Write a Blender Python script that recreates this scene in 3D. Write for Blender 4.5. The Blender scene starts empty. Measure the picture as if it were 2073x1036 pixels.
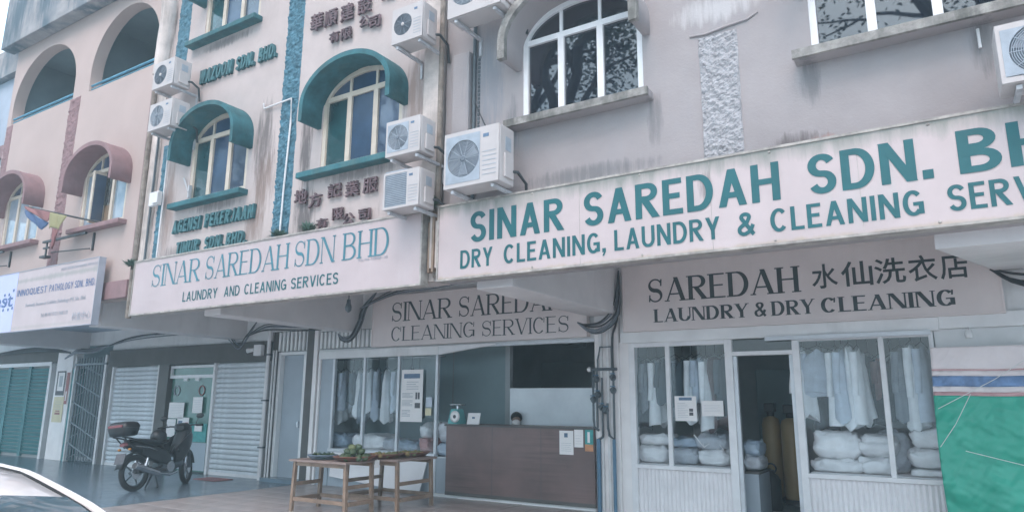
import bpy, bmesh, math, random
from mathutils import Vector, Matrix, noise
R = math.radians
rnd = random.Random(7)
S = bpy.context.scene
COL = S.collection

# ------------------------------------------------------------------ camera
YAW, PITCH, ROLL = 0.55832, 0.20764, 0.0058
cam = bpy.data.cameras.new('camera')
cam.sensor_fit = 'HORIZONTAL'; cam.sensor_width = 36; cam.lens = 1406.6 / 2073 * 36
S.cycles.max_bounces = 8; S.cycles.diffuse_bounces = 4; S.cycles.glossy_bounces = 3; S.cycles.transparent_max_bounces = 10; S.cycles.use_adaptive_sampling = True; S.cycles.adaptive_threshold = 0.02
cam.clip_start = 0.05; cam.clip_end = 500
camo = bpy.data.objects.new('camera', cam); COL.objects.link(camo)
F = Vector((-math.sin(YAW) * math.cos(PITCH), math.cos(YAW) * math.cos(PITCH), math.sin(PITCH)))
Rt = Vector((math.cos(YAW), math.sin(YAW), 0)); Up = Rt.cross(F)
c_, s_ = math.cos(ROLL), math.sin(ROLL)
Rt, Up = c_ * Rt + s_ * Up, -s_ * Rt + c_ * Up
camo.matrix_world = Matrix.Translation((0, -9.5, 1.5)) @ Matrix((Rt, Up, -F)).transposed().to_4x4()
S.camera = camo

# ------------------------------------------------------------------ light
SUN_EL, SUN_AZ = 52, 168          # azimuth clockwise from +y
w = bpy.data.worlds.new('World'); S.world = w; w.use_nodes = True
nt = w.node_tree; bg = nt.nodes['Background']
sky = nt.nodes.new('ShaderNodeTexSky'); sky.sky_type = 'NISHITA'; sky.sun_disc = False
sky.sun_elevation = R(SUN_EL); sky.sun_rotation = R(SUN_AZ)
sky.air_density = 1.0; sky.dust_density = 6.0; sky.ozone_density = 1.0
mx = nt.nodes.new('ShaderNodeMixRGB'); mx.inputs[0].default_value = 0.72
mx.inputs[2].default_value = (5.7, 7.6, 9.1, 1)
nt.links.new(sky.outputs[0], mx.inputs[1]); nt.links.new(mx.outputs[0], bg.inputs[0])
bg.inputs[1].default_value = 0.13
sl = bpy.data.lights.new('sun', 'SUN'); sl.energy = 0.75; sl.angle = R(35); sl.color = (1, 0.74, 0.72)
so = bpy.data.objects.new('sun', sl); COL.objects.link(so)
d = Vector((math.sin(R(SUN_AZ)) * math.cos(R(SUN_EL)), math.cos(R(SUN_AZ)) * math.cos(R(SUN_EL)), math.sin(R(SUN_EL))))
so.rotation_euler = d.to_track_quat('Z', 'Y').to_euler(); so.location = (5, -15, 20)
S.view_settings.view_transform = 'Standard'; S.view_settings.look = 'None'
S.view_settings.gamma = 1; S.view_settings.use_curve_mapping = False
S.view_settings.exposure = 1.47
HAZE = 0.007

# ------------------------------------------------------------------ materials
M = {}
def mat(name, col, rough=0.6, var=0.12, vscale=3.0, bump=0.0, bscale=60.0, streak=0.0, scol=(0.12, 0.11, 0.10), sscale=(5, 5, 0.6), sthr=0.52, metal=0.0, spec=0.5, coat=0.0, zdirt=None, spots=None, col2=None, ior=None, emit=None):
    m = bpy.data.materials.new(name); m.use_nodes = True; n = m.node_tree.nodes; L = m.node_tree.links
    p = n['Principled BSDF']; p.inputs['Roughness'].default_value = rough; p.inputs['Metallic'].default_value = metal
    p.inputs['Specular IOR Level'].default_value = spec; p.inputs['Coat Weight'].default_value = coat
    if ior: p.inputs['IOR'].default_value = ior
    tc = n.new('ShaderNodeTexCoord')
    def nz(scale, detail=5, vec=None, rough_=0.6):
        t = n.new('ShaderNodeTexNoise'); t.inputs['Scale'].default_value = scale; t.inputs['Detail'].default_value = detail; t.inputs['Roughness'].default_value = rough_
        L.new(vec or tc.outputs['Object'], t.inputs['Vector']); return t.outputs['Fac']
    def ramp(src, a, b, c0=(0, 0, 0, 1), c1=(1, 1, 1, 1)):
        r = n.new('ShaderNodeValToRGB'); r.color_ramp.elements[0].position = a; r.color_ramp.elements[1].position = b
        r.color_ramp.elements[0].color = c0; r.color_ramp.elements[1].color = c1; L.new(src, r.inputs[0]); return r.outputs[0]
    def mixc(fac, a, b):
        k = n.new('ShaderNodeMixRGB')
        for s, v in ((0, fac), (1, a), (2, b)):
            if isinstance(v, (tuple, float)): k.inputs[s].default_value = v
            else: L.new(v, k.inputs[s])
        return k.outputs[0]
    c = (*col, 1); lo = tuple(x * (1 - var) for x in col) + (1,); hi = tuple(min(1, x * (1 + var * 0.6)) for x in col) + (1,)
    if col2: lo = (*col2, 1); hi = c
    out = ramp(nz(vscale), 0.35, 0.68, lo, hi)
    if streak:
        mp = n.new('ShaderNodeMapping'); mp.inputs['Scale'].default_value = sscale; L.new(tc.outputs['Object'], mp.inputs['Vector'])
        f = ramp(nz(1.0, 8, mp.outputs[0], 0.65), sthr, sthr + 0.2)
        g = ramp(nz(0.7, 3), 0.42, 0.62)
        k = n.new('ShaderNodeMath'); k.operation = 'MULTIPLY'; L.new(f, k.inputs[0]); L.new(g, k.inputs[1])
        k2 = n.new('ShaderNodeMath'); k2.operation = 'MULTIPLY'; L.new(k.outputs[0], k2.inputs[0]); k2.inputs[1].default_value = streak
        out = mixc(k2.outputs[0], out, (*scol, 1))
    if zdirt:      # grime with a ragged edge near a rim: list of (z of rim, reach, colour, strength)
        sx = n.new('ShaderNodeSeparateXYZ'); L.new(tc.outputs['Object'], sx.inputs[0])
        mp2 = n.new('ShaderNodeMapping'); mp2.inputs['Scale'].default_value = (9, 9, 1.2); L.new(tc.outputs['Object'], mp2.inputs['Vector'])
        for zr, reach, zc, zs in zdirt:
            a = n.new('ShaderNodeMath'); a.operation = 'SUBTRACT'; a.inputs[1].default_value = zr; L.new(sx.outputs[2], a.inputs[0])
            b = n.new('ShaderNodeMath'); b.operation = 'ABSOLUTE'; L.new(a.outputs[0], b.inputs[0])
            e = n.new('ShaderNodeMath'); e.operation = 'DIVIDE'; e.inputs[1].default_value = reach; L.new(b.outputs[0], e.inputs[0])
            g = n.new('ShaderNodeMath'); g.operation = 'SUBTRACT'; L.new(nz(1.0, 6, mp2.outputs[0]), g.inputs[0]); L.new(e.outputs[0], g.inputs[1])
            h = ramp(g.outputs[0], 0.0, 0.45)
            k = n.new('ShaderNodeMath'); k.operation = 'MULTIPLY'; k.inputs[1].default_value = zs; L.new(h, k.inputs[0])
            out = mixc(k.outputs[0], out, (*zc, 1))
    for cx_, cz_, rx_, rz_, zc, zs in (spots or []):      # stains, and one painted bluish shade, with a place and ragged shape
        sx = n.new('ShaderNodeSeparateXYZ'); L.new(tc.outputs['Object'], sx.inputs[0]); t_ = []
        for ax_, c0, r0 in ((0, cx_, rx_), (2, cz_, rz_)):
            a = n.new('ShaderNodeMath'); a.operation = 'SUBTRACT'; a.inputs[1].default_value = c0; L.new(sx.outputs[ax_], a.inputs[0])
            b = n.new('ShaderNodeMath'); b.operation = 'DIVIDE'; b.inputs[1].default_value = r0; L.new(a.outputs[0], b.inputs[0])
            e = n.new('ShaderNodeMath'); e.operation = 'MULTIPLY'; L.new(b.outputs[0], e.inputs[0]); L.new(b.outputs[0], e.inputs[1]); t_.append(e.outputs[0])
        a = n.new('ShaderNodeMath'); a.operation = 'ADD'; L.new(t_[0], a.inputs[0]); L.new(t_[1], a.inputs[1])
        mp3 = n.new('ShaderNodeMapping'); mp3.inputs['Scale'].default_value = (15, 15, 1.5); L.new(tc.outputs['Object'], mp3.inputs['Vector'])
        g = n.new('ShaderNodeMath'); g.operation = 'MULTIPLY_ADD'; g.inputs[1].default_value = 3.2; L.new(nz(1.0, 7, mp3.outputs[0], 0.7), g.inputs[0]); g.inputs[2].default_value = -0.75
        k = n.new('ShaderNodeMath'); k.operation = 'SUBTRACT'; L.new(g.outputs[0], k.inputs[0]); L.new(a.outputs[0], k.inputs[1])
        h = ramp(k.outputs[0], 0.0, 0.8); q = n.new('ShaderNodeMath'); q.operation = 'MULTIPLY'; q.inputs[1].default_value = zs; L.new(h, q.inputs[0])
        out = mixc(q.outputs[0], out, (*zc, 1))
    L.new(out, p.inputs['Base Color'])
    if bump:
        b = n.new('ShaderNodeBump'); b.inputs['Strength'].default_value = bump; b.inputs['Distance'].default_value = 0.01
        L.new(nz(bscale, 4), b.inputs['Height']); L.new(b.outputs[0], p.inputs['Normal'])
    rv = 0.08 if rough > 0.14 else 0.0
    rr = n.new('ShaderNodeMapRange'); rr.inputs['To Min'].default_value = max(0, rough - rv); rr.inputs['To Max'].default_value = min(1, rough + rv)
    L.new(nz(vscale * 2.3, 3), rr.inputs['Value']); L.new(rr.outputs[0], p.inputs['Roughness'])
    if emit:
        p.inputs['Emission Color'].default_value = (*emit[0], 1); p.inputs['Emission Strength'].default_value = emit[1]
    M[name] = m; return m
def clearglass(name, tint=(0.9, 0.95, 1.0), ior=1.5, boost=1.0):
    m = bpy.data.materials.new(name); m.use_nodes = True; n = m.node_tree.nodes; L = m.node_tree.links
    n.remove(n['Principled BSDF']); t = n.new('ShaderNodeBsdfTransparent'); t.inputs[0].default_value = (*tint, 1)
    g = n.new('ShaderNodeBsdfGlossy'); g.inputs['Roughness'].default_value = 0.015; g.inputs['Color'].default_value = (1, 1, 1, 1)
    f = n.new('ShaderNodeFresnel'); f.inputs[0].default_value = ior
    k = n.new('ShaderNodeMath'); k.operation = 'MULTIPLY'; k.inputs[1].default_value = boost; k.use_clamp = True; L.new(f.outputs[0], k.inputs[0])
    gm = n.new('ShaderNodeNewGeometry'); bf = n.new('ShaderNodeMath'); bf.operation = 'SUBTRACT'; bf.inputs[0].default_value = 1.0; L.new(gm.outputs['Backfacing'], bf.inputs[1])
    k2 = n.new('ShaderNodeMath'); k2.operation = 'MULTIPLY'; L.new(k.outputs[0], k2.inputs[0]); L.new(bf.outputs[0], k2.inputs[1]); k = k2
    s = n.new('ShaderNodeMixShader'); L.new(k.outputs[0], s.inputs[0]); L.new(t.outputs[0], s.inputs[1]); L.new(g.outputs[0], s.inputs[2])
    L.new(s.outputs[0], n['Material Output'].inputs[0]); M[name] = m

GR = (0.20, 0.22, 0.19)
BK = (0.085, 0.075, 0.075)
BR = (0.19, 0.125, 0.10)
mat('white_wall', (0.50, 0.425, 0.405), 0.85, 0.12, 1.4, 0.25, 45, spots=[(-8.28, 5.2, .26, .8, BK, .75), (-8.2, 4.6, .28, .6, BR, .7), (-7.35, 5.0, .16, .8, BK, .85), (-7.3, 4.0, .26, .55, BK, .85), (-9.3, 4.42, .7, .10, BK, .6), (-6.3, 4.42, .8, .10, BK, .6), (-9.4, 7.2, .8, .10, BK, .6), (-8.35, 4.0, .25, .35, BR, .7), (-5.4, 5.2, .2, .8, BR, .6), (-5.5, 3.9, .5, .25, BK, .35), (-10.55, 4.6, .2, 1.0, BR, .6), (-10.2, 3.75, .5, .2, BK, .5)], streak=0.55, scol=(0.36, 0.31, 0.29), sscale=(4, 4, 0.35), sthr=0.55)
mat('stained_wall', (0.62, 0.54, 0.50), 0.9, 0.3, 2.5, 0.4, 40, streak=0.95, scol=(0.17, 0.15, 0.14), sscale=(9, 9, 0.5), sthr=0.42)
mat('pink_wall', (0.465, 0.365, 0.335), 0.85, 0.06, 1.2, 0.2, 45, streak=0.25, scol=(0.5, 0.42, 0.40), sscale=(4, 4, 0.4))
mat('pink_trim', (0.27, 0.165, 0.17), 0.85, 0.16, 4, 0.35, 60, streak=0.3, scol=(0.30, 0.2, 0.21))
mat('grey_wall', (0.345, 0.31, 0.31), 0.85, 0.12, 1.1, 0.28, 38, spots=[(-.95, 3.74, .30, .16, (.13, .11, .11), .85), (-.70, 3.72, .25, .10, (.38, .22, .19), .8), (-3.0, 3.85, .9, .12, (.13, .135, .14), .6), (-3.95, 4.5, .12, .5, (.14, .145, .155), .6), (-2.25, 4.3, .10, .35, (.15, .15, .155), .6), (-.8, 4.35, .10, .3, (.14, .14, .145), .6), (-4.3, 5.2, .3, .8, (.19, .215, .25), .6), (-1.6, 5.3, .5, .18, (.55, .53, .53), .7), (.5, 4.3, .1, .3, (.13, .13, .13), .6)], streak=0.55, scol=(0.27, 0.28, 0.31), sscale=(3, 3, 0.35), sthr=0.52)  # bluish patch beside the trunking paints shade near the air conditioners
mat('grey_rough', (0.42, 0.41, 0.425), 0.95, 0.25, 14, 0.4, 90)
mat('grey_edge', (0.32, 0.30, 0.28), 0.95, 0.45, 9, 0.5, 70, streak=0.9, scol=(0.10, 0.10, 0.09), sscale=(8, 8, 1.2), sthr=0.4)
mat('teal_paint', (0.03, 0.13, 0.15), 0.75, 0.4, 4, 0.3, 50, streak=0.85, scol=(0.10, 0.17, 0.165), sscale=(7, 7, 1.5), sthr=0.45)
mat('blue_rough', (0.085, 0.20, 0.26), 0.9, 0.3, 10, 0.5, 80, streak=0.5, scol=(0.07, 0.16, 0.2))
mat('blue_paint', (0.10, 0.30, 0.42), 0.7, 0.2, 5)
mat('parapet', (0.34, 0.325, 0.33), 0.95, 0.2, 3, 0.3, 50, spots=[(-16.6, 9.9, .5, .7, (.07, .11, .14), .9), (-15.4, 9.9, .5, .6, (.07, .11, .14), .9), (-14.2, 9.8, .5, .6, (.06, .10, .13), .9), (-12.9, 9.9, .6, .7, (.07, .11, .14), .9)], streak=1.0, scol=(0.08, 0.12, 0.15), sscale=(3.2, 3.2, 0.7), sthr=0.36)
mat('neighbour', (0.36, 0.42, 0.5), 0.9, 0.15, 1.0)
mat('soffit', (0.70, 0.67, 0.67), 0.9, 0.10, 1.2, 0.15, 40, streak=0.2, scol=(0.3, 0.28, 0.27))
mat('inner_white', (0.80, 0.80, 0.80), 0.85, 0.10, 1.6, 0.15, 40, streak=0.35, scol=(0.42, 0.42, 0.42))
mat('column_white', (0.86, 0.82, 0.81), 0.7, 0.08, 2, 0.12, 40, streak=0.3, scol=(0.5, 0.45, 0.42))
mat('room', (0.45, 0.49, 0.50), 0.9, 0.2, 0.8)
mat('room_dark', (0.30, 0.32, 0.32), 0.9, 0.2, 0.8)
mat('room_teal', (0.26, 0.35, 0.37), 0.7, 0.12, 0.9)
mat('dark_fascia', (0.085, 0.08, 0.075), 0.7, 0.2, 2)
mat('dark_post', (0.10, 0.095, 0.09), 0.6, 0.2, 2)
mat('cream_frame', (0.60, 0.52, 0.43), 0.55, 0.10, 6)
mat('white_frame', (0.78, 0.77, 0.78), 0.45, 0.07, 5)
mat('alu', (0.62, 0.64, 0.67), 0.4, 0.1, 5, metal=0.25)
mat('glass_dark', (0.006, 0.009, 0.018), 0.02, 0.1, 1, ior=2.05)
mat('glass_teal', (0.02, 0.075, 0.085), 0.05, 0.5, 1.2, ior=1.75)
mat('glass_blue', (0.03, 0.065, 0.125), 0.10, 0.35, 2, 0.12, 25, ior=1.7)
mat('glass_grey', (0.055, 0.085, 0.14), 0.05, 0.4, 1.4, ior=1.9)
mat('glass_curtain', (0.42, 0.46, 0.52), 0.06, 0.45, 1.3, ior=1.7, col2=(0.10, 0.18, 0.25))
mat('glass_green', (0.05, 0.16, 0.13), 0.06, 0.3, 2, ior=1.6)
mat('wood_pane', (0.27, 0.20, 0.14), 0.5, 0.3, 6)
clearglass('shop_glass', (0.95, 0.97, 0.98), 1.5, 1.3)
SG = [(3.70, 0.34, GR, 0.85), (2.82, 0.10, (0.42, 0.33, 0.2), 0.7)]
mat('sign_white', (0.52, 0.43, 0.425), 0.55, 0.09, 1.5, spots=[(-1.72, 3.45, .07, .16, BK, .6), (-3.6, 3.6, .5, .12, (.34, .33, .30), .5), (-.5, 3.1, .5, .25, (.46, .43, .42), .4)], zdirt=SG, streak=0.22, scol=(0.55, 0.50, 0.48), sscale=(6, 6, 0.3))
mat('sign_clean', (0.495, 0.405, 0.405), 0.5, 0.08, 1.4, zdirt=[(3.68, 0.12, GR, 0.5), (2.80, 0.07, (0.36, 0.33, 0.30), 0.5)], streak=0.25, scol=(0.6, 0.56, 0.56))
mat('sign_lilac', (0.50, 0.52, 0.78), 0.5, 0.04, 2.0)
mat('sign_grey', (0.74, 0.66, 0.64), 0.55, 0.06, 2.0, streak=0.2, scol=(0.42, 0.39, 0.37))
mat('sign_edge', (0.40, 0.36, 0.33), 0.6, 0.4, 8, streak=0.6, scol=(0.2, 0.2, 0.17), sscale=(10, 10, 2), sthr=0.45)
mat('ink_teal', (0.006, 0.105, 0.118), 0.5, 0.12, 3)
mat('ink_paleteal', (0.055, 0.20, 0.25), 0.5, 0.15, 3)
mat('ink_dark', (0.045, 0.06, 0.065), 0.5, 0.15, 4)
mat('ink_navy', (0.06, 0.12, 0.28), 0.5, 0.1, 4)
mat('ink_grey', (0.36, 0.37, 0.42), 0.6, 0.1, 4)
mat('letter_teal', (0.05, 0.15, 0.165), 0.7, 0.4, 14, streak=0.6, scol=(0.1, 0.1, 0.1), sscale=(9, 9, 2))
mat('letter_rust', (0.15, 0.095, 0.105), 0.75, 0.5, 16, streak=0.6, scol=(0.08, 0.07, 0.08), sscale=(9, 9, 2))
mat('ac_white', (0.50, 0.455, 0.445), 0.5, 0.06, 4, streak=0.25, scol=(0.5, 0.45, 0.4))
mat('ac_cream', (0.70, 0.66, 0.58), 0.55, 0.06, 4)
mat('ac_grille', (0.34, 0.38, 0.43), 0.5, 0.15, 9)
mat('ac_dark', (0.17, 0.20, 0.235), 0.7, 0.2, 6)
mat('gate_steel', (0.17, 0.21, 0.24), 0.55, 0.25, 8)
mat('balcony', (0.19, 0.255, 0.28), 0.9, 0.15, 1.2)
mat('steel_bracket', (0.50, 0.50, 0.52), 0.5, 0.2, 10)
mat('black_metal', (0.030, 0.033, 0.036), 0.5, 0.2, 10)
mat('black_plastic', (0.014, 0.016, 0.018), 0.42, 0.15, 8)
mat('gloss_black', (0.008, 0.010, 0.012), 0.3, 0.1, 4, coat=0.25)
mat('rubber', (0.022, 0.022, 0.022), 0.85, 0.2, 20)
mat('chrome', (0.6, 0.6, 0.62), 0.22, 0.1, 5, metal=0.9)
mat('red_lens', (0.20, 0.06, 0.065), 0.25, 0.1, 5)
mat('amber_lens', (0.6, 0.25, 0.04), 0.25, 0.1, 5)
mat('pipe_white', (0.70, 0.68, 0.68), 0.5, 0.08, 4)
mat('pipe_rust', (0.25, 0.21, 0.18), 0.85, 0.4, 8)
mat('pipe_blue', (0.09, 0.19, 0.29), 0.5, 0.2, 5)
mat('pipe_grey', (0.085, 0.105, 0.12), 0.5, 0.25, 9)
mat('cable_grey', (0.20, 0.22, 0.25), 0.6, 0.25, 5)
mat('cable_black', (0.035, 0.04, 0.045), 0.6, 0.2, 5)
mat('shutter', (0.62, 0.65, 0.68), 0.45, 0.18, 3.0, streak=0.35, scol=(0.36, 0.37, 0.40), sscale=(3, 3, 0.8))
mat('green_door', (0.045, 0.22, 0.235), 0.5, 0.25, 2)
mat('door_grey', (0.36, 0.41, 0.46), 0.55, 0.08, 1.5)
mat('laminate', (0.185, 0.12, 0.112), 0.45, 0.25, 1.0, sscale=(0.6, 0.6, 14), streak=0.7, scol=(0.085, 0.055, 0.05), sthr=0.4)
mat('white_board', (0.80, 0.77, 0.78), 0.5, 0.05, 2)
mat('pale_blue_board', (0.85, 0.90, 0.95), 0.12, 0.12, 1.2)
mat('ridged_white', (0.82, 0.79, 0.80), 0.6, 0.06, 3, streak=0.3, scol=(0.5, 0.48, 0.48), sscale=(9, 9, 0.5))
mat('paper', (0.82, 0.79, 0.78), 0.7, 0.03, 4)
mat('paper_yellow', (0.70, 0.62, 0.42), 0.7, 0.08, 4)
mat('print_blue', (0.12, 0.19, 0.29), 0.6, 0.2, 25)
mat('print_grey', (0.45, 0.47, 0.50), 0.7, 0.1, 30)
mat('print_dark', (0.10, 0.10, 0.11), 0.7, 0.3, 30)
mat('print_red', (0.36, 0.13, 0.125), 0.6, 0.2, 12)
mat('print_teal', (0.05, 0.33, 0.32), 0.6, 0.2, 12)
mat('print_orange', (0.60, 0.28, 0.14), 0.6, 0.2, 12)
mat('tan_tank', (0.40, 0.27, 0.12), 0.4, 0.12, 2)
mat('cloth_white', (0.86, 0.87, 0.88), 0.8, 0.1, 5)
mat('cloth_blue', (0.56, 0.62, 0.70), 0.8, 0.15, 5)
mat('cloth_grey', (0.22, 0.25, 0.28), 0.8, 0.2, 5)
mat('cloth_brown', (0.14, 0.10, 0.10), 0.8, 0.2, 5)
mat('cloth_dark', (0.06, 0.09, 0.11), 0.8, 0.2, 5)
mat('cloth_pink', (0.5, 0.26, 0.25), 0.8, 0.2, 5)
mat('bundle_white', (0.88, 0.86, 0.86), 0.35, 0.12, 6, 0.5, 22, coat=0.3)
mat('bundle_grey', (0.50, 0.52, 0.56), 0.35, 0.2, 6, 0.5, 22, coat=0.3)
mat('bundle_blue', (0.36, 0.44, 0.53), 0.35, 0.2, 6, 0.5, 22, coat=0.3)
mat('tarp_green', (0.035, 0.40, 0.28), 0.38, 0.10, 1.5, 0.15, 30)
mat('tarp_white', (0.78, 0.70, 0.70), 0.4, 0.05, 3, 0.3, 14)
mat('tarp_blue', (0.16, 0.27, 0.48), 0.36, 0.3, 8, 0.3, 14)
mat('tarp_red', (0.62, 0.36, 0.37), 0.4, 0.15, 5, 0.3, 14)
mat('rope', (0.74, 0.74, 0.72), 0.8, 0.1, 20)
mat('wood', (0.27, 0.19, 0.14), 0.65, 0.3, 5, 0.2, 30, streak=0.4, scol=(0.22, 0.15, 0.10), sscale=(14, 14, 3))
mat('table_top', (0.27, 0.20, 0.175), 0.6, 0.25, 4, 0.15, 30)
mat('tray_brown', (0.20, 0.085, 0.06), 0.4, 0.2, 6)
mat('tray_blue', (0.16, 0.21, 0.27), 0.4, 0.2, 6)
mat('fruit_green', (0.065, 0.10, 0.05), 0.45, 0.35, 12)
mat('fruit_yellow', (0.28, 0.20, 0.08), 0.45, 0.3, 12)
mat('fruit_lime', (0.18, 0.20, 0.09), 0.45, 0.3, 12)
mat('herb', (0.06, 0.12, 0.06), 0.6, 0.4, 12)
mat('leaf', (0.05, 0.085, 0.035), 0.6, 0.4, 6)
mat('fern', (0.12, 0.20, 0.155), 0.6, 0.4, 12)
mat('bark', (0.08, 0.065, 0.05), 0.9, 0.4, 8, 0.5, 20)
mat('car_paint', (0.82, 0.72, 0.69), 0.22, 0.02, 2, coat=0.7)
mat('car_glass', (0.09, 0.12, 0.14), 0.04, 0.2, 3, ior=2.3)
mat('cement', (0.13, 0.185, 0.23), 0.22, 0.3, 1.6, 0.1, 30, streak=0.5, scol=(0.12, 0.13, 0.14), sscale=(1.5, 1.5, 1.5), sthr=0.45)
mat('tile_floor', (0.36, 0.31, 0.295), 0.30, 0.25, 2.2, 0.08, 40)
mat('grout', (0.14, 0.11, 0.09), 0.7, 0.2, 5)
mat('asphalt', (0.10, 0.10, 0.102), 0.8, 0.2, 6, 0.4, 90)
mat('concrete', (0.58, 0.56, 0.55), 0.7, 0.2, 6, 0.4, 90)
mat('flag_red', (0.26, 0.12, 0.12), 0.8, 0.1, 6)
mat('flag_blue', (0.07, 0.12, 0.23), 0.8, 0.1, 6)
mat('flag_yellow', (0.30, 0.28, 0.15), 0.8, 0.1, 6)
mat('scale_teal', (0.12, 0.42, 0.42), 0.4, 0.1, 6)
mat('bulb', (0.75, 0.75, 0.75), 0.3, 0.05, 5)

# ------------------------------------------------------------------ mesh helpers
class MB:
    def __init__(s): s.v = []; s.f = []; s.smooth = set()
    def add(s, vs, fs, smooth=False):
        o = len(s.v); s.v += [tuple(x) for x in vs]
        for f in fs:
            if smooth: s.smooth.add(len(s.f))
            s.f.append(tuple(i + o for i in f))
        return s
    def box(s, x0, x1, y0, y1, z0, z1):
        return s.add([(x0, y0, z0), (x1, y0, z0), (x1, y1, z0), (x0, y1, z0), (x0, y0, z1), (x1, y0, z1), (x1, y1, z1), (x0, y1, z1)],
                     [(0, 3, 2, 1), (4, 5, 6, 7), (0, 1, 5, 4), (1, 2, 6, 5), (2, 3, 7, 6), (3, 0, 4, 7)])
    def bbox(s, x0, x1, y0, y1, z0, z1, b):      # bevelled box
        vs = []; n = 0
        bm = bmesh.new(); bmesh.ops.create_cube(bm, size=1)
        for v in bm.verts: v.co = Vector(((x0 + x1) / 2 + v.co.x * (x1 - x0), (y0 + y1) / 2 + v.co.y * (y1 - y0), (z0 + z1) / 2 + v.co.z * (z1 - z0)))
        bmesh.ops.bevel(bm, geom=bm.edges[:], offset=b, segments=2, affect='EDGES', profile=0.5)
        bm.verts.index_update(); s.add([v.co for v in bm.verts], [[v.index for v in f.verts] for f in bm.faces]); bm.free(); return s
    def ring(s, c, ax, r, n, up=None):
        ax = Vector(ax).normalized(); a = (Vector(up) if up else (Vector((0, 0, 1)) if abs(ax.z) < 0.9 else Vector((1, 0, 0)))); u = a.cross(ax).normalized(); v = ax.cross(u)
        return [Vector(c) + u * math.cos(2 * math.pi * i / n) * r + v * math.sin(2 * math.pi * i / n) * r for i in range(n)]
    def loft(s, rings, closed=True, caps=True, smooth=True):
        n = len(rings[0]); vs = [p for r in rings for p in r]; fs = []
        for k in range(len(rings) - 1):
            for i in range(n if closed else n - 1):
                j = (i + 1) % n; fs.append((k * n + i, k * n + j, (k + 1) * n + j, (k + 1) * n + i))
        s.add(vs, fs, smooth)
        if caps and closed: s.add(rings[0], [tuple(range(n))[::-1]]); s.add(rings[-1], [tuple(range(n))])
        return s
    def cyl(s, a, b, r, r2=None, n=10):
        a, b = Vector(a), Vector(b); return s.loft([s.ring(a, b - a, r, n), s.ring(b, b - a, r if r2 is None else r2, n)])
    def tube(s, pts, r, n=6, r2=None):
        pts = [Vector(p) for p in pts]; rs = []
        for i, p in enumerate(pts):
            t = (pts[min(i + 1, len(pts) - 1)] - pts[max(i - 1, 0)])
            q = r if r2 is None else r + (r2 - r) * i / (len(pts) - 1)
            if abs(t.normalized().z) > 0.97: rs.append(s.ring(p, t, q, n, up=(0, 1, 0)))
            else: rs.append(s.ring(p, t, q, n, up=(0, 0, 1)))
        return s.loft(rs)
    def lathe(s, c, prof, n=16, ax='z', sx=1.0, sy=1.0):
        rings = []
        for r, h in prof:
            rg = []
            for i in range(n):
                a = 2 * math.pi * i / n; x, y = math.cos(a) * r * sx, math.sin(a) * r * sy
                rg.append(Vector(c) + (Vector((x, y, h)) if ax == 'z' else Vector((x, -h, y)) if ax == 'y' else Vector((h, x, y))))
            rings.append(rg)
        return s.loft(rings)
    def torus(s, c, Rr, r, ax='x', n=28, m=10):
        rings = []
        for i in range(n + 1):
            a = 2 * math.pi * i / n; rg = []
            for j in range(m):
                b = 2 * math.pi * j / m; q = Rr + r * math.cos(b); h = r * math.sin(b)
                x, y = math.cos(a) * q, math.sin(a) * q
                rg.append(Vector(c) + (Vector((h, x, y)) if ax == 'x' else Vector((x, h, y)) if ax == 'y' else Vector((x, y, h))))
            rings.append(rg)
        return s.loft(rings, caps=False)
    def sphere(s, c, rx, ry=None, rz=None, n=12, m=8):
        ry = rx if ry is None else ry; rz = rx if rz is None else rz
        rings = []
        for k in range(m + 1):
            t = math.pi * k / m - math.pi / 2; q = max(0.01, math.cos(t))
            rings.append([Vector(c) + Vector((rx * q * math.cos(2 * math.pi * i / n), ry * q * math.sin(2 * math.pi * i / n), rz * math.sin(t))) for i in range(n)])
        return s.loft(rings)
    def mesh(s, name, m):
        me = bpy.data.meshes.new(name); me.from_pydata(s.v, [], s.f)
        for i in s.smooth: me.polygons[i].use_smooth = True
        me.materials.append(M[m] if isinstance(m, str) else m); me.validate(); me.update(); return me
    def build(s, name, m, parent=None, label=None):
        return link(name, s.mesh(name, m), parent, label)
def link(name, me, parent=None, label=None, loc=None):
    o = bpy.data.objects.new(name, me); COL.objects.link(o)
    if parent: o.parent = parent
    if label: o['label'] = label
    if loc: o.location = loc
    return o
def B(name, m, x0, x1, y0, y1, z0, z1, parent=None, bev=0, label=None):
    b = MB(); b.bbox(x0, x1, y0, y1, z0, z1, bev) if bev else b.box(x0, x1, y0, y1, z0, z1)
    return b.build(name, m, parent, label)
def tag(o, label, cat, group=None):
    o['label'] = label; o['category'] = cat
    if group: o['group'] = group
    return o
def thing(name, label, cat, loc=(0, 0, 0), group=None, rz=0):
    o = bpy.data.objects.new(name, None); o.empty_display_size = 0.2; COL.objects.link(o); o.location = loc; o.rotation_euler.z = rz
    return tag(o, label, cat, group)
def copy_tree(o, parent=None):
    c = o.copy(); COL.objects.link(c); c.parent = parent
    for ch in list(o.children): copy_tree(ch, c)
    return c
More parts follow.
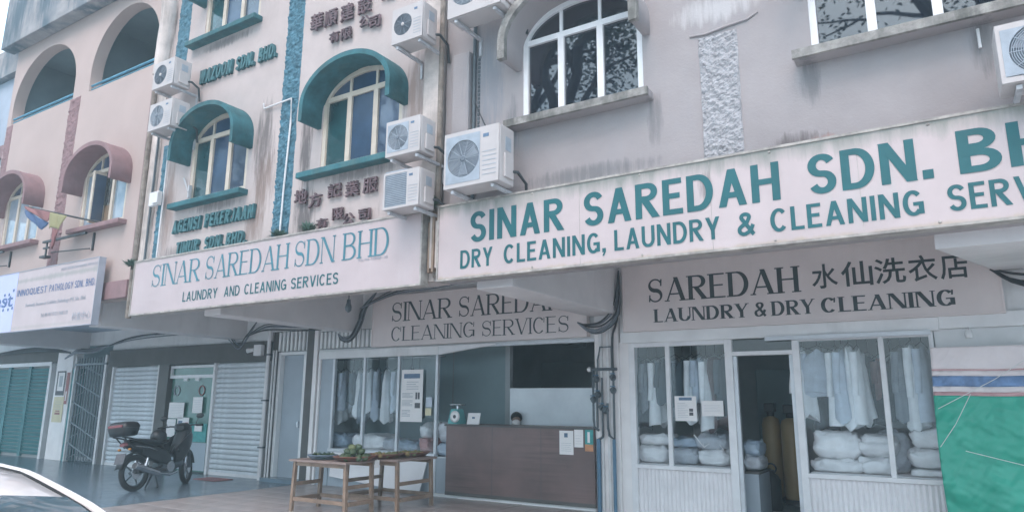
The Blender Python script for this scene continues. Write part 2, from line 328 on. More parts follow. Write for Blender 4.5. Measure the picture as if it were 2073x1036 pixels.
def panel_mesh(outline, holes, y0, y1):      # polygon in x/z with holes, y0 (front) to y1 (back)
    cu = bpy.data.curves.new('p', 'CURVE'); cu.dimensions = '2D'; cu.fill_mode = 'BOTH'; cu.extrude = abs(y1 - y0) / 2
    for pts in [outline] + holes:
        sp = cu.splines.new('POLY'); sp.points.add(len(pts) - 1); sp.use_cyclic_u = True
        for q, (x, z) in zip(sp.points, pts): q.co = (x, z, 0, 1)
    o = bpy.data.objects.new('p', cu); COL.objects.link(o)
    dg = bpy.context.evaluated_depsgraph_get(); me = bpy.data.meshes.new_from_object(o.evaluated_get(dg))
    bpy.data.objects.remove(o); bpy.data.curves.remove(cu)
    ym = (y0 + y1) / 2
    for v in me.vertices: v.co = Vector((v.co.x, ym - v.co.z, v.co.y))
    return me
def panel(name, m, outline, holes, y0, y1, parent=None, label=None):
    me = panel_mesh(outline, holes, y0, y1); me.materials.clear(); me.materials.append(M[m]); me.name = name
    return link(name, me, parent, label)
def rect(x0, x1, z0, z1): return [(x0, z0), (x1, z0), (x1, z1), (x0, z1)]
def arch(x0, x1, z0, zs, zt, n=18):
    cx, rx = (x0 + x1) / 2, (x1 - x0) / 2
    return [(x0, z0), (x1, z0)] + [(cx + rx * math.cos(math.pi * i / n), zs + (zt - zs) * math.sin(math.pi * i / n)) for i in range(n + 1)]
def circle(cx, cz, r, n=28): return [(cx + r * math.cos(2 * math.pi * i / n), cz + r * math.sin(2 * math.pi * i / n)) for i in range(n)]
def rough_strip(name, m, x0, x1, z0, z1, y, depth, step, parent, seed=0, ragged=0.02):
    nx, nz_ = max(4, int((x1 - x0) / step)), max(4, int((z1 - z0) / step)); b = MB(); vs = []
    for j in range(nz_ + 1):
        for i in range(nx + 1):
            x = x0 + (x1 - x0) * i / nx; z = z0 + (z1 - z0) * j / nz_
            e = i in (0, nx) or j in (0, nz_)
            if i == 0: x += ragged * noise.noise((0, z * 3, seed))
            if i == nx: x += ragged * noise.noise((9, z * 3, seed))
            h = 0.45 + 0.7 * noise.noise((x * 13, z * 13, seed)) + 0.75 * noise.noise((x * 29, z * 29, seed + 3)) + 0.25 * rnd.uniform(-1, 1)
            vs.append((x, y + 0.012 if e else y - depth * max(0.05, h), z))
    n = nx + 1
    b.add(vs, [(j * n + i, j * n + i + 1, (j + 1) * n + i + 1, (j + 1) * n + i) for j in range(nz_) for i in range(nx)])
    return b.build(name, m, parent)

# ------------------------------------------------------------------ lettering
def arcp(cx, cy, rx, ry, a0, a1, n=14): return [(cx + rx * math.cos(R(a0 + (a1 - a0) * i / n)), cy + ry * math.sin(R(a0 + (a1 - a0) * i / n))) for i in range(n + 1)]
def glyph(ch, T, N, serif):
    """strokes on a unit cap height: ('d', p, q, w) straight with level cut ends, ('h', x0, x1, y) bar, ('c', pts, thick, thin) curve"""
    h, k = T / 2, N / 2; st = []; sf = []
    def stem(x, y0=0, y1=1, wd=T): st.append(('d', (x, y0), (x, y1), wd)); sf.extend([(x, y0, wd), (x, y1, wd)])
    def diag(p, q, wd, s0=True, s1=True):
        st.append(('d', p, q, wd))
        if s0: sf.append((p[0], p[1], wd))
        if s1: sf.append((q[0], q[1], wd))
    def bar(x0, x1, y): st.append(('h', x0, x1, y))
    def cur(p, a=T, b=N): st.append(('c', p, a, b))
    nt_ = N if serif else T
    if ch == 'I': stem(h); W = T
    elif ch == 'L': stem(h); bar(0, .56, k); W = .56
    elif ch == 'E': stem(h); bar(0, .60, k); bar(0, .52, .52); bar(0, .58, 1 - k); W = .60
    elif ch == 'F': stem(h); bar(0, .50, .52); bar(0, .56, 1 - k); W = .56
    elif ch == 'H': W = .74; stem(h); stem(W - h); bar(h, W - h, .52)
    elif ch == 'N': W = .76; stem(nt_ / 2, 0, 1, nt_); stem(W - nt_ / 2, 0, 1, nt_); st.append(('d', (h if not serif else T * .55, 1), (W - (h if not serif else T * .45), 0), T))
    elif ch == 'M': W = .9; stem(nt_ / 2, 0, 1, nt_); stem(W - h); st += [('d', (h, 1), (W / 2, .1), T * .95), ('d', (W - h, 1), (W / 2, .1), nt_ * .9)]
    elif ch == 'A': W = .80; diag((nt_ * .6, 0), (W / 2, 1), nt_, True, False); diag((W / 2, 1), (W - T * .6, 0), T, False, True); bar(W * .22, W * .78, .30)
    elif ch == 'V': W = .78; diag((T * .6, 1), (W / 2, 0), T, True, False); diag((W / 2, 0), (W - nt_ * .6, 1), nt_, False, True)
    elif ch == 'W':
        W = 1.08; diag((T * .6, 1), (W * .28, 0), T, True, False); st += [('d', (W * .28, 0), (W / 2, 1), nt_), ('d', (W / 2, 1), (W * .72, 0), T)]; diag((W * .72, 0), (W - nt_ * .6, 1), nt_, False, True)
    elif ch == 'Y': W = .76; stem(W / 2, 0, .45); sf.pop(); diag((T * .6, 1), (W / 2, .42), T, True, False); diag((W - nt_ * .6, 1), (W / 2, .42), nt_, True, False)
    elif ch == 'K': W = .76; stem(h); diag((W - nt_ * .6, 1), (h * 1.6, .40), nt_, True, False); diag((T * 1.7, .55), (W - T * .6, 0), T, False, True)
    elif ch == 'Z': W = .66; bar(0, W, k); bar(0, W, 1 - k); st.append(('d', (T * .6, k), (W - T * .6, 1 - k), T))
    elif ch == 'T': W = .66; stem(W / 2); sf.pop(); bar(0, W, 1 - k)
    elif ch in 'OQ':
        W = .80; cur(arcp(W / 2, .5, W / 2 - h, .5 - k, 90, 450, 30))
        if ch == 'Q': st.append(('d', (W * .55, .25), (W * .92, -.06), T))
    elif ch in 'CG':
        W = .76; cur(arcp(W / 2, .5, W / 2 - h, .5 - k, 42, 318, 26))
        if ch == 'G': st.append(('d', (W - h, .06), (W - h, .46), T)); bar(W * .5, W, .46)
        elif serif: st.append(('d', (W - h, .66), (W - h * .8, .98), N))
        if ch == 'G' and serif: st.append(('d', (W - h, .68), (W - h * .8, .98), N))
    elif ch == 'D': W = .76; stem(h); cur([(h, 1 - k), (W * .42, 1 - k)] + arcp(W * .42, .5, W * .58 - h, .5 - k, 90, -90, 18) + [(h, k)])
    elif ch == 'U': W = .74; st.append(('d', (h, .33), (h, 1), T)); st.append(('d', (W - nt_ / 2, .33), (W - nt_ / 2, 1), nt_)); sf.extend([(h, 1, T), (W - nt_ / 2, 1, nt_)]); cur(arcp(W / 2, .34, W / 2 - h, .34 - k, 180, 360, 16))
    elif ch == 'J': W = .54; stem(W - h, .3, 1); sf.pop(0) if False else None; cur(arcp(W / 2, .3, W / 2 - h, .3 - k, 190, 360, 14))
    elif ch in 'PR':
        W = .72 if ch == 'R' else .68; stem(h); cur([(h, 1 - k), (W * .5, 1 - k)] + arcp(W * .5, .74, W * .46 - h, .26 - k, 90, -90, 14) + [(h, .48 + k)])
        if ch == 'R': diag((W * .42, .5), (W - T * .45, 0), T, False, True)
    elif ch == 'B': W = .72; stem(h); cur([(h, 1 - k), (W * .46, 1 - k)] + arcp(W * .46, .755, W * .46 - h, .245 - k, 90, -90, 12) + [(h, .51 + k)]); cur([(h, .53 - k), (W * .5, .53 - k)] + arcp(W * .5, .265, W * .5 - h, .265 - k, 90, -90, 12) + [(h, k)])
    elif ch == 'S':
        W = .66; ry = (.5 - k) / 2; cur(arcp(W / 2, .5 + ry, W / 2 - h, ry, 20, 255, 16) + arcp(W / 2, .5 - ry, W / 2 - h, ry, 75, -160, 16), T if not serif else -T, N)
        if serif: st += [('d', (W - h * 1.1, .68), (W - h * .9, .97), N), ('d', (h * .9, .03), (h * 1.1, .32), N)]
    elif ch == '&':
        W = .84; pts = [(W - h * .7, .02), (.42, .5), (.25, .72)] + arcp(.40, .80, .19, .20 - k, 190, -20, 12) + [(.48, .58), (.22, .42)] + arcp(.32, .25, .32 - h, .25 - k, 140, 300, 12) + [(.62, .18), (W - h * .8, .46)]
        cur(pts, T, N if serif else T * .85)
    elif ch == '.': W = T * 1.1; st.append(('d', (W / 2, 0), (W / 2, T * 1.05), T * 1.1))
    elif ch == ',': W = T * 1.1; st += [('d', (W / 2, 0), (W / 2, T * 1.05), T * 1.1), ('d', (W * .25, -.17), (W * .7, 0), T * .5)]
    elif ch == '(' : W = .25; cur(arcp(.35, .45, .25, .6, 130, 230, 8))
    else: W = .3
    if serif:
        for x, y, wd in sf: st.append(('h', x - wd / 2 - .075, x + wd / 2 + .075, (.022 if y < .5 else .978), .044))
    return st, W
def word(b, text, x0, x1, z0, z1, y, T=.2, N=.17, serif=False, gap=.13, slant=0.0, depth=0.0):
    """fit a word into the box x0..x1, z0..z1 on the plane y (facing -y)"""
    x = 0; items = []
    for ch in text:
        if ch == ' ': x += .38; continue
        st, W = glyph(ch, T, N, serif); items.append((x, st)); x += W + gap + (.07 if serif else 0)
    tot = x - gap - (.07 if serif else 0); sx = (x1 - x0) / tot; sz = z1 - z0
    for ox, st in items:
        for k, s in enumerate(st):
            e = y - 0.0005 * k
            def P(px, pz): return (x0 + (ox + px + slant * pz) * sx, e, z0 + pz * sz)
            if s[0] == 'd':
                (ax, ay), (bx, by), wd = s[1:4]; dx, dy = bx - ax, by - ay; wh = wd * math.hypot(dx, dy) / max(.05, abs(dy)) / 2
                q = [P(ax - wh, ay), P(ax + wh, ay), P(bx + wh, by), P(bx - wh, by)]
                if by < ay: q = q[::-1]
                quads = [q]
            elif s[0] == 'h':
                hh = (s[4] if len(s) > 4 else N) / 2
                quads = [[P(s[1], s[3] - hh), P(s[2], s[3] - hh), P(s[2], s[3] + hh), P(s[1], s[3] + hh)]]
            else:
                pts, a, bth = s[1], s[2], s[3]; spine = a < 0; a = abs(a); L_ = []; R_ = []; n = len(pts)
                for i, p in enumerate(pts):
                    p0, p1 = pts[max(0, i - 1)], pts[min(n - 1, i + 1)]; tx, ty = p1[0] - p0[0], p1[1] - p0[1]; l = math.hypot(tx, ty) or 1; tx /= l; ty /= l
                    wd = (bth + (a - bth) * math.exp(-((i / (n - 1) - .5) / .17) ** 2)) if spine else bth + (a - bth) * abs(ty) ** 1.3
                    L_.append((p[0] - ty * wd / 2, p[1] + tx * wd / 2)); R_.append((p[0] + ty * wd / 2, p[1] - tx * wd / 2))
                quads = [[(q_[0], q_[1] - .00006 * i, q_[2]) for q_ in (P(*R_[i]), P(*R_[i + 1]), P(*L_[i + 1]), P(*L_[i]))] for i in range(n - 1)]
            for q in quads:
                if depth:
                    q2 = [(u[0], u[1] + depth, u[2]) for u in q]
                    b.add(q + q2, [(0, 1, 2, 3), (7, 6, 5, 4), (0, 4, 5, 1), (1, 5, 6, 2), (2, 6, 7, 3), (3, 7, 4, 0)])
                else: b.add(q, [(0, 1, 2, 3)])
def typed_mesh(text, x0, x1, z0, z1, y, offset=0.0, depth=0.002):
    """built-in font, fitted into a box (small print and Chinese characters)"""
    cu = bpy.data.curves.new('t', 'FONT'); cu.body = text; cu.offset = offset; cu.extrude = depth / 2; cu.resolution_u = 3
    o = bpy.data.objects.new('t', cu); COL.objects.link(o); dg = bpy.context.evaluated_depsgraph_get()
    me = bpy.data.meshes.new_from_object(o.evaluated_get(dg)); bpy.data.objects.remove(o); bpy.data.curves.remove(cu)
    xs = [v.co.x for v in me.vertices]; ys = [v.co.y for v in me.vertices]
    a, b_, c, d_ = min(xs), max(xs), min(ys), max(ys)
    for v in me.vertices:
        v.co = Vector((x0 + (v.co.x - a) / (b_ - a) * (x1 - x0), y - depth / 2 - v.co.z, z0 + (v.co.y - c) / (d_ - c) * (z1 - z0)))
    return me
def typed(name, m, parent, *a, **k):
    me = typed_mesh(*a, **k); me.materials.clear(); me.materials.append(M[m]); me.name = name; o = link(name, me, parent)
    if 'print' in name or 'emblem' in name: o['kind'] = 'stuff'
    return o

# ================================================================== SETTING
def structure(o): o['kind'] = 'structure'; return o
YF = -3.2          # face of the upper walls
structure(B('road', 'asphalt', -60, 60, -55, -13.0, -0.6, -0.27))
structure(B('forecourt', 'concrete', -60, 60, -13.0, -4.15, -0.6, -0.25))  # unseen ground, made pale to bounce light into the arcade
structure(B('ground', 'asphalt', -60, 60, -3.999, 40, -0.7, -0.3))
walk = structure(B('walkway', 'cement', -30, -10.5, -4.0, 0.3, -0.3, 0.0))
structure(B('kerb', 'cement', -30, 6, -4.14, -4.003, -0.3, -0.012, bev=0.02))
tiled = structure(B('tiled_walkway', 'grout', -10.497, 6, -4.0, 0.3, -0.3, -0.012))
tl = MB().bbox(-0.197, 0.197, -0.197, 0.197, -0.010, 0.0, 0.004).mesh('tile', 'tile_floor')
for i in range(17):
    for j in range(10):
        link('tile', tl, tiled, loc=(-10.29 + 0.4 * i, -3.79 + 0.4 * j, 0.001 + rnd.uniform(-0.002, 0.0015)))
B('paving', 'tile_floor', -3.69, 5.99, -3.99, 0.0, -0.011, -0.004, tiled)

# ================================================================== BUILDINGS
def window(parent, x0, x1, z0, zt, zs, ztop, frame, panes, top, fw=0.055, cuts=(0.335, 0.665), y=-3.12, d=0.07):
    """arched window: frame ring with mullions, transom and panes below it"""
    f = panel('window', frame, arch(x0, x1, z0, zs, ztop), [arch(x0 + fw, x1 - fw, z0 + fw, zs, ztop - fw)], y - d, y, parent)
    wd = x1 - x0; mx_ = [x0 + wd * c for c in cuts]; edges = [x0 + fw] + mx_ + [x1 - fw]
    B('transom', frame, x0 + fw * .6, x1 - fw * .6, y - d + .006, y - .006, zt - fw * .55, zt + fw * .55, f)
    cx, rx = (x0 + x1) / 2, wd / 2
    for q in mx_:
        B('mullion', frame, q - fw * .62, q + fw * .62, y - d + .003, y - .003, z0 + fw * .5, zt - fw * .5, f)
        zz = zs + (ztop - zs) * math.sqrt(max(0, 1 - ((q - cx) / rx) ** 2)) - fw * .6
        B('glazing_bar', frame, q - fw * .3, q + fw * .3, y - d + .012, y - .012, zt + fw * .5, zz, f)
    for i, m in enumerate(panes):
        a, b = edges[i], edges[i + 1]
        if m:
            o = B('pane', m, a - .004, b + .004, y - d * .5, y - d * .5 + .012, z0 + fw * .7, zt - fw * .3, f); ta, tb_ = rnd.uniform(-.011, .011), rnd.uniform(-.006, .006)
            for v in o.data.vertices: v.co.y += ta * (v.co.x - (a + b) / 2) + tb_ * (v.co.z - (z0 + zt) / 2)
    ic, ir = cx, rx - fw * .6
    for i, m in enumerate(top):
        a, b = edges[i] - .01, edges[i + 1] + .01; n = 8
        pts = [(a, zt), (b, zt)] + [(b + (a - b) * t / n, max(zt + .004, zs + (ztop - fw * .7 - zs) * math.sqrt(max(0, 1 - ((b + (a - b) * t / n - ic) / ir) ** 2)))) for t in range(n + 1)]
        panel('pane', m, pts, [], y - d * .5, y - d * .5 + .012, f)
    return f
def hood(parent, m, x0, x1, zb, zs, zt, th, depth, edge=None):
    o = arch(x0, x1, zb, zs, zt, 24); i = arch(x0 + th, x1 - th, zb, zs, zt - th, 24)
    U = [o[1]] + o[2:] + [o[0], i[0]] + i[2:][::-1] + [i[1]]
    h = panel('hood', m, U, [], YF - depth, YF + 0.01, parent)
    if edge:
        o = arch(x0 - .012, x1 + .012, zb - .012, zs, zt + .012, 24); i = arch(x0 + th + .004, x1 - th - .004, zb - .012, zs, zt - th - .004, 24)
        panel('hood_edge', edge, [o[1]] + o[2:] + [o[0], i[0]] + i[2:][::-1] + [i[1]], [], YF - depth - .035, YF - depth + .03, h)
    return h
def sill(parent, m, x0, x1, z, out=0.16): return B('sill', m, x0, x1, YF - out, YF + .05, z - .085, z, parent, bev=.012)
def wall(parent, m, x0, x1, z0, z1, holes): return panel('upper_wall', m, rect(x0, x1, z0, z1), holes, YF, YF + .22, parent)
def beam(parent, x0, x1, m='soffit', zb=2.77, y0=-3.0, y1=0.02): return B('beam', m, x0, x1, y0, y1, zb, 3.62, parent, bev=.012)
WT, WS, WZ = 5.60, 5.52, 5.93       # transom, arch spring, arch top (first floor)

# ---------------- grey shophouse (right)
gs = thing('grey_shophouse', 'pale grey shophouse with white framed arched windows over the right-hand laundry', 'building')
G1, G2 = (-3.80, -2.36), (-0.76, 0.72)
wall(gs, 'grey_wall', -4.90, 4.2, 2.86, 9.9, [arch(G1[0], G1[1], 4.58, WS, WZ), arch(G2[0], G2[1], 4.58, WS, WZ)])
for a, b in (G1, G2):
    window(gs, a, b, 4.58, WT - .06, WS, WZ, 'white_frame', ['glass_dark'] * 3, ['glass_dark'] * 3, fw=.06)
    hood(gs, 'grey_wall', a - .09, b + .09, 5.22, 5.42, 6.02, .075, .36, 'grey_edge')
    s = sill(gs, 'grey_wall', a - .14, b + .10, 4.575)
    B('sill_edge', 'grey_edge', a - .145, b + .105, YF - .19, YF - .155, 4.49, 4.572, s)
rough_strip('pebble_panel', 'grey_rough', -1.78, -1.40, 3.6, 5.03, YF - .004, .024, .0115, gs, 5)
b = MB(); b.tube([(-1.86, YF - .005, 5.07), (-1.7, YF - .012, 5.05), (-1.5, YF - .014, 5.075), (-1.3, YF - .006, 5.09), (-1.2, YF - .001, 5.14)], .012, 6); b.build('plaster_ridge', 'grey_wall', gs)
# trunking and corner pipes left of the window
B('trunking', 'grey_wall', -4.74, -4.50, YF - .09, YF + .02, 3.7, 5.62, gs, bev=.01)
MB().cyl((-4.46, YF - .03, 3.7), (-4.46, YF - .03, 6.9), .022).build('wall_pipe', 'pipe_grey', gs)
b = MB()
for i in range(22): b.box(-4.42 + .006 * noise.noise((i, 0, 1)), -4.395, YF - .012, YF + .01, 4.5 + i * .05, 4.53 + i * .05)
b.build('cracked_seam', 'pipe_grey', gs)
MB().cyl((0.47, YF - .02, 4.45), (0.47, YF - .03, 4.28), .012).build('drain_spout', 'pipe_white', gs)
B('ceiling', 'soffit', -4.9, 4.2, -3.19, 4.6, 3.6, 3.75, gs)
beam(gs, -4.54, -4.05)
b = MB(); b.add([(0.0, -2.99, 2.74), (3.2, -2.99, 2.74), (3.2, -.02, 2.99), (.56, -.02, 2.99), (0.0, -2.99, 3.6), (3.2, -2.99, 3.6), (3.2, -.02, 3.6), (.56, -.02, 3.6)], [(0, 3, 2, 1), (4, 5, 6, 7), (0, 1, 5, 4), (1, 2, 6, 5), (2, 3, 7, 6), (3, 0, 4, 7)]); b.build('boxed_soffit', 'soffit', gs)
B('inner_wall', 'inner_white', -4.06, 4.2, 0.0, .15, 2.36, 3.62, gs)
B('fascia', 'inner_white', -4.03, -0.06, -.07, .0, 2.345, 2.50, gs, bev=.008)
B('fascia', 'inner_white', -0.06, 4.2, -.075, .0, 2.36, 2.53, gs, bev=.008)
B('awning_rail', 'alu', -2.0, -0.15, -.11, -.072, 2.30, 2.352, gs)
# column between the two laundries
colm = B('column', 'column_white', -4.45, -4.07, -.06, .55, -.02, 2.80, gs, bev=.015)
for x in (-4.335, -4.22, -4.165): MB().cyl((x, -.085, 0), (x, -.085, 2.62), .028).build('conduit', 'pipe_white', colm)
B('reveal', 'column_white', -4.066, -3.92, -.02, .3, -.02, 2.36, gs)
# shopfront of the right-hand laundry
fr = 'white_frame'
def shopfront(parent, posts, z0, z1, y=0.0, head=None):
    for i, (x, wd) in enumerate(posts): B('window_post', fr, x - wd / 2, x + wd / 2, y - .03, y + .05, 0.0, z1, parent, bev=.006)
shopfront(gs, [(-3.88, .09), (-2.50, .10), (-1.65, .085), (-.155, .05)], 0, 2.345)
for x in (-3.35, -.68): B('window_post', fr, x - .03, x + .03, -.025, .04, .66, 2.30, gs, bev=.006)
for a, b2 in ((-3.835, -2.55), (-1.607, -.18)):
    B('window_sill', fr, a, b2, -.05, .06, .62, .675, gs, bev=.006); B('window_head', fr, a, b2, -.025, .04, 2.285, 2.345, gs, bev=.006)
    n = int((b2 - a) / .028); b = MB(); vs = []
    for i in range(n + 1):
        x = a + (b2 - a) * i / n; yy = -.012 if i % 2 else .004
        vs += [(x, yy, 0.0), (x, yy, .62)]
    b.add(vs, [(2 * i, 2 * i + 2, 2 * i + 3, 2 * i + 1) for i in range(n)]); b.build('ridged_panel', 'ridged_white', gs)
    B('panel_backing', 'room', a, b2, .03, .06, 0, .62, gs)
for a, b2 in ((-3.835, -3.38), (-3.32, -2.55), (-1.607, -.71), (-.65, -.18)): B('glass_pane', 'shop_glass', a, b2, .0, .008, .675, 2.29, gs)
B('door_transom', fr, -2.45, -1.69, -.03, .05, 2.125, 2.18, gs, bev=.006)
B('glass_pane', 'shop_glass', -2.45, -1.69, .0, .008, 2.18, 2.33, gs)
B('door_jamb', 'alu', -2.448, -2.40, .0, .06, 0, 2.12, gs); B('door_jamb', 'alu', -1.74, -1.694, .0, .06, 0, 2.12, gs)
# the room behind it
B('back_wall', 'room', -4.05, 2.4, 3.0, 3.1, 0, 2.9, gs); B('side_wall', 'room', -4.065, -3.99, .32, 3.0, 0, 2.9, gs); B('side_wall', 'room', 2.3, 2.4, .12, 3.0, 0, 2.9, gs)
B('room_floor', 'room', -4.05, 2.4, .06, 3.0, -.05, 0.0, gs); B('room_ceiling', 'room', -4.05, 2.4, .16, 3.0, 2.72, 2.8, gs)
B('room_partition', 'room_teal', -2.75, -1.72, 2.55, 2.6, 0, 2.05, gs)
B('side_front', 'inner_white', -0.12, 4.2, .02, .12, 0, 2.36, gs)

# ---------------- white and teal shophouse (middle)
ws = thing('white_shophouse', 'white shophouse with teal window hoods and rough blue stripe, middle of the row', 'building')
W1, W2, W3 = (-10.04, -8.62), (-7.05, -5.60), (-10.05, -8.63)
up = 2.82
wall(ws, 'white_wall', -10.93, -4.93, 2.86, 9.9, [arch(W1[0], W1[1], 4.58, WS, WZ), arch(W2[0], W2[1], 4.58, WS, WZ), arch(W3[0], W3[1], 4.58 + up, WS + up, WZ + up)])
tints = ['glass_teal', 'glass_blue', 'glass_grey']; top = ['glass_grey', 'glass_blue', 'glass_blue']
for (a, b2), dz in ((W1, 0), (W2, 0), (W3, up)):
    window(ws, a, b2, 4.58 + dz, WT + dz, WS + dz, WZ + dz, 'cream_frame', tints, top, fw=.065)
    hood(ws, 'teal_paint', a - .09, b2 + .09, 5.20 + dz, 5.42 + dz, 6.0 + dz, .07, .36)
    sill(ws, 'teal_paint', a - .30, b2 + .07, 4.565 + dz)
rough_strip('blue_stripe', 'blue_rough', -7.95, -7.58, 3.3, 9.6, YF - .004, .03, .022, ws, 11, .035)
rough_strip('blue_stripe', 'blue_rough', -10.87, -10.70, 3.3, 5.7, YF - .004, .022, .03, ws, 17, .02)
rough_strip('blue_stripe', 'blue_rough', -10.84, -10.48, 7.0, 9.7, YF - .004, .025, .03, ws, 18, .03)
B('party_strip', 'stained_wall', -5.20, -4.93, YF - .08, YF - .001, 2.86, 9.9, ws, bev=.01)
MB().cyl((-4.915, YF - .09, 2.9), (-4.915, YF - .09, 9.9), .035).build('downpipe', 'pipe_rust', ws)
b = MB(); b.tube([(-8.32, YF - .03, 5.86), (-8.3, YF - .03, 5.77), (-7.68, YF - .05, 5.78), (-7.66, YF - .05, 5.4), (-7.70, YF - .05, 4.4), (-7.71, YF - .05, 3.8)], .014, 6); b.build('condensate_pipe', 'pipe_white', ws)
b = MB(); b.tube([(-10.15, YF - .03, 5.0), (-9.97, YF - .05, 4.74)], .014, 6); b.box(-9.985, -9.955, YF - .05, YF, 4.64, 4.85); b.build('wall_bracket', 'steel_bracket', ws)
# gap strip between the pink and the white house with its pipes
B('party_strip', 'stained_wall', -11.33, -10.931, YF - .03, YF + .2, 2.86, 9.9, ws)
for x, r, m, z0, z1 in ((-11.24, .045, 'pipe_rust', 2.8, 9.9), (-10.96, .018, 'pipe_grey', 3.3, 6.5), (-10.62, .014, 'pipe_white', 3.6, 5.6)):
    MB().cyl((x, YF - .06, z0), (x, YF - .06, z1), r).build('wall_pipe', m, ws)
b = MB(); b.tube([(-11.1, YF - .07, 7.0), (-11.05, YF - .09, 7.6), (-11.0, YF - .10, 8.1), (-11.1, YF - .10, 8.9), (-11.15, YF - .10, 9.8)], .13, 12); b.build('lagged_pipe', 'stained_wall', ws)
B('ceiling', 'soffit', -11.3, -4.902, -2.97, 4.6, 3.6, 3.75, ws)
beam(ws, -9.62, -9.22); beam(ws, -12.93, -12.52)
B('inner_wall', 'inner_white', -10.30, -4.46, 0.0, .15, 2.44, 3.62, ws); B('inner_wall', 'inner_white', -11.70, -10.30, 0.0, .15, 2.88, 3.62, ws)
B('inner_wall', 'inner_white', -17.60, -11.70, 0.0, .15, 2.70, 3.62, ws)
# shopfront of the middle laundry
B('fascia', 'inner_white', -10.24, -7.35, -.07, .0, 2.29, 2.44, ws, bev=.008)
B('window_head', 'alu', -7.35, -4.46, -.03, .06, 2.395, 2.44, ws)
b = MB(); b.add([(-7.36, -.06, 2.29), (-6.2, -.06, 2.42), (-6.2, -.06, 2.44), (-7.36, -.06, 2.44), (-7.36, .0, 2.29), (-6.2, 0, 2.42), (-6.2, 0, 2.44), (-7.36, 0, 2.44)], [(0, 1, 2, 3), (7, 6, 5, 4), (0, 4, 5, 1), (2, 6, 7, 3)]); b.build('sloping_trim', 'white_frame', ws)
B('side_panel', 'door_grey', -10.20, -9.90, -.01, .04, 0, 2.29, ws)
for x, wd in ((-10.36, .10), (-10.23, .05)): B('window_post', 'column_white', x - wd / 2, x + wd / 2, -.05, .06, 0, 2.44 if wd < .08 else 2.9, ws, bev=.006)
for x in (-9.87, -9.09, -8.27, -7.42): B('window_post', 'alu', x - .025, x + .025, -.02, .04, .0 if x == -7.42 else .62, 2.29, ws)
for a, b2 in ((-9.845, -9.115), (-9.065, -8.295), (-8.245, -7.445)): B('glass_pane', 'shop_glass', a, b2, .0, .008, .66, 2.29, ws)
B('window_sill', 'alu', -9.89, -7.40, -.05, .06, .61, .66, ws); B('stall_riser', 'door_grey', -9.89, -7.45, -.0, .05, 0, .61, ws)
B('counter_plinth', 'inner_white', -7.44, -4.46, -.06, .8, -.10, .045, ws)
# upper louvre strips made of upright bars
bar_me = MB().box(-.028, .028, -.02, .02, -.19, .19).mesh('louvre_bar', 'inner_white')
bar_me2 = MB().box(-.03, .03, -.02, .02, -.155, .155).mesh('louvre_bar', 'inner_white')
lv = B('louvre_strip', 'room_dark', -11.52, -10.45, .04, .06, 2.46, 2.88, ws)
for i in range(9): link('louvre_bar', bar_me, lv, loc=(-11.44 + i * .115, 0.0, 2.67))
lv = B('louvre_strip', 'room_dark', -10.28, -8.86, -.008, -.001, 2.47, 2.82, ws)
for i in range(13): link('louvre_bar', bar_me2, lv, loc=(-10.22 + i * .108, -.03, 2.645))
# stair door
dr = B('door', 'door_grey', -11.36, -10.78, .08, .12, 0.06, 2.40, ws)
for x0, x1, z0, z1 in ((-11.44, -11.37, 0, 2.46), (-10.70, -10.63, 0, 2.46), (-11.369, -10.701, 2.405, 2.46)): B('door_frame', 'inner_white', x0, x1, -.02, .1, z0, z1, dr)
B('door_edge', 'dark_post', -10.78, -10.705, .09, .13, .05, 2.40, dr); B('handle', 'chrome', -10.86, -10.82, .04, .085, 1.0, 1.12, dr)
B('doorstep', 'cement', -11.46, -10.42, -.25, .05, -.02, .07, ws, bev=.01)
B('pier', 'dark_post', -10.62, -10.43, -.03, .1, 0.0, 2.9, ws)
B('pier', 'dark_post', -11.64, -11.46, .0, .1, 0, 2.88, ws)
# shuttered shop on the left of the stair door
B('fascia', 'dark_fascia', -17.50, -11.70, -.10, -.002, 2.30, 2.70, ws)
for x0, x1 in ((-17.62, -17.44), (-15.45, -15.08)): B('pier', 'dark_post', x0, x1, -.06, .1, 0, 2.30, ws)
sl_me = {}
def roller(x0, x1):
    sh = B('roller_shutter', 'room_dark', x0, x1, .05, .07, 0, 2.30, ws)
    wd = x1 - x0 - .12; n = 22; hgt = 2.28 / n; b = MB(); rs = []
    prof = [(0, 0), (-.016, .012), (-.026, .035), (-.027, .06), (-.018, .088), (-.004, hgt - .006)]
    for q in (-wd / 2, wd / 2): rs.append([Vector((q, y, z)) for y, z in prof])
    b.loft(rs, closed=False, caps=False)
    me = b.mesh('slat', 'shutter')
    for i in range(n): link('slat', me, sh, loc=((x0 + x1) / 2, .03 + rnd.uniform(-.006, .006), .01 + i * hgt)).rotation_euler = (rnd.uniform(-.05, .05), rnd.uniform(-.0022, .0022), 0)
    for x in (x0 + .03, x1 - .03): B('guide_rail', 'pipe_white', x - .035, x + .035, -.05, .04, 0, 2.30, sh)
    B('bottom_rail', 'pipe_white', x0 + .07, x1 - .07, -.005, .03, 0.0, .06, sh)
roller(-17.44, -15.45); roller(-13.46, -11.72)
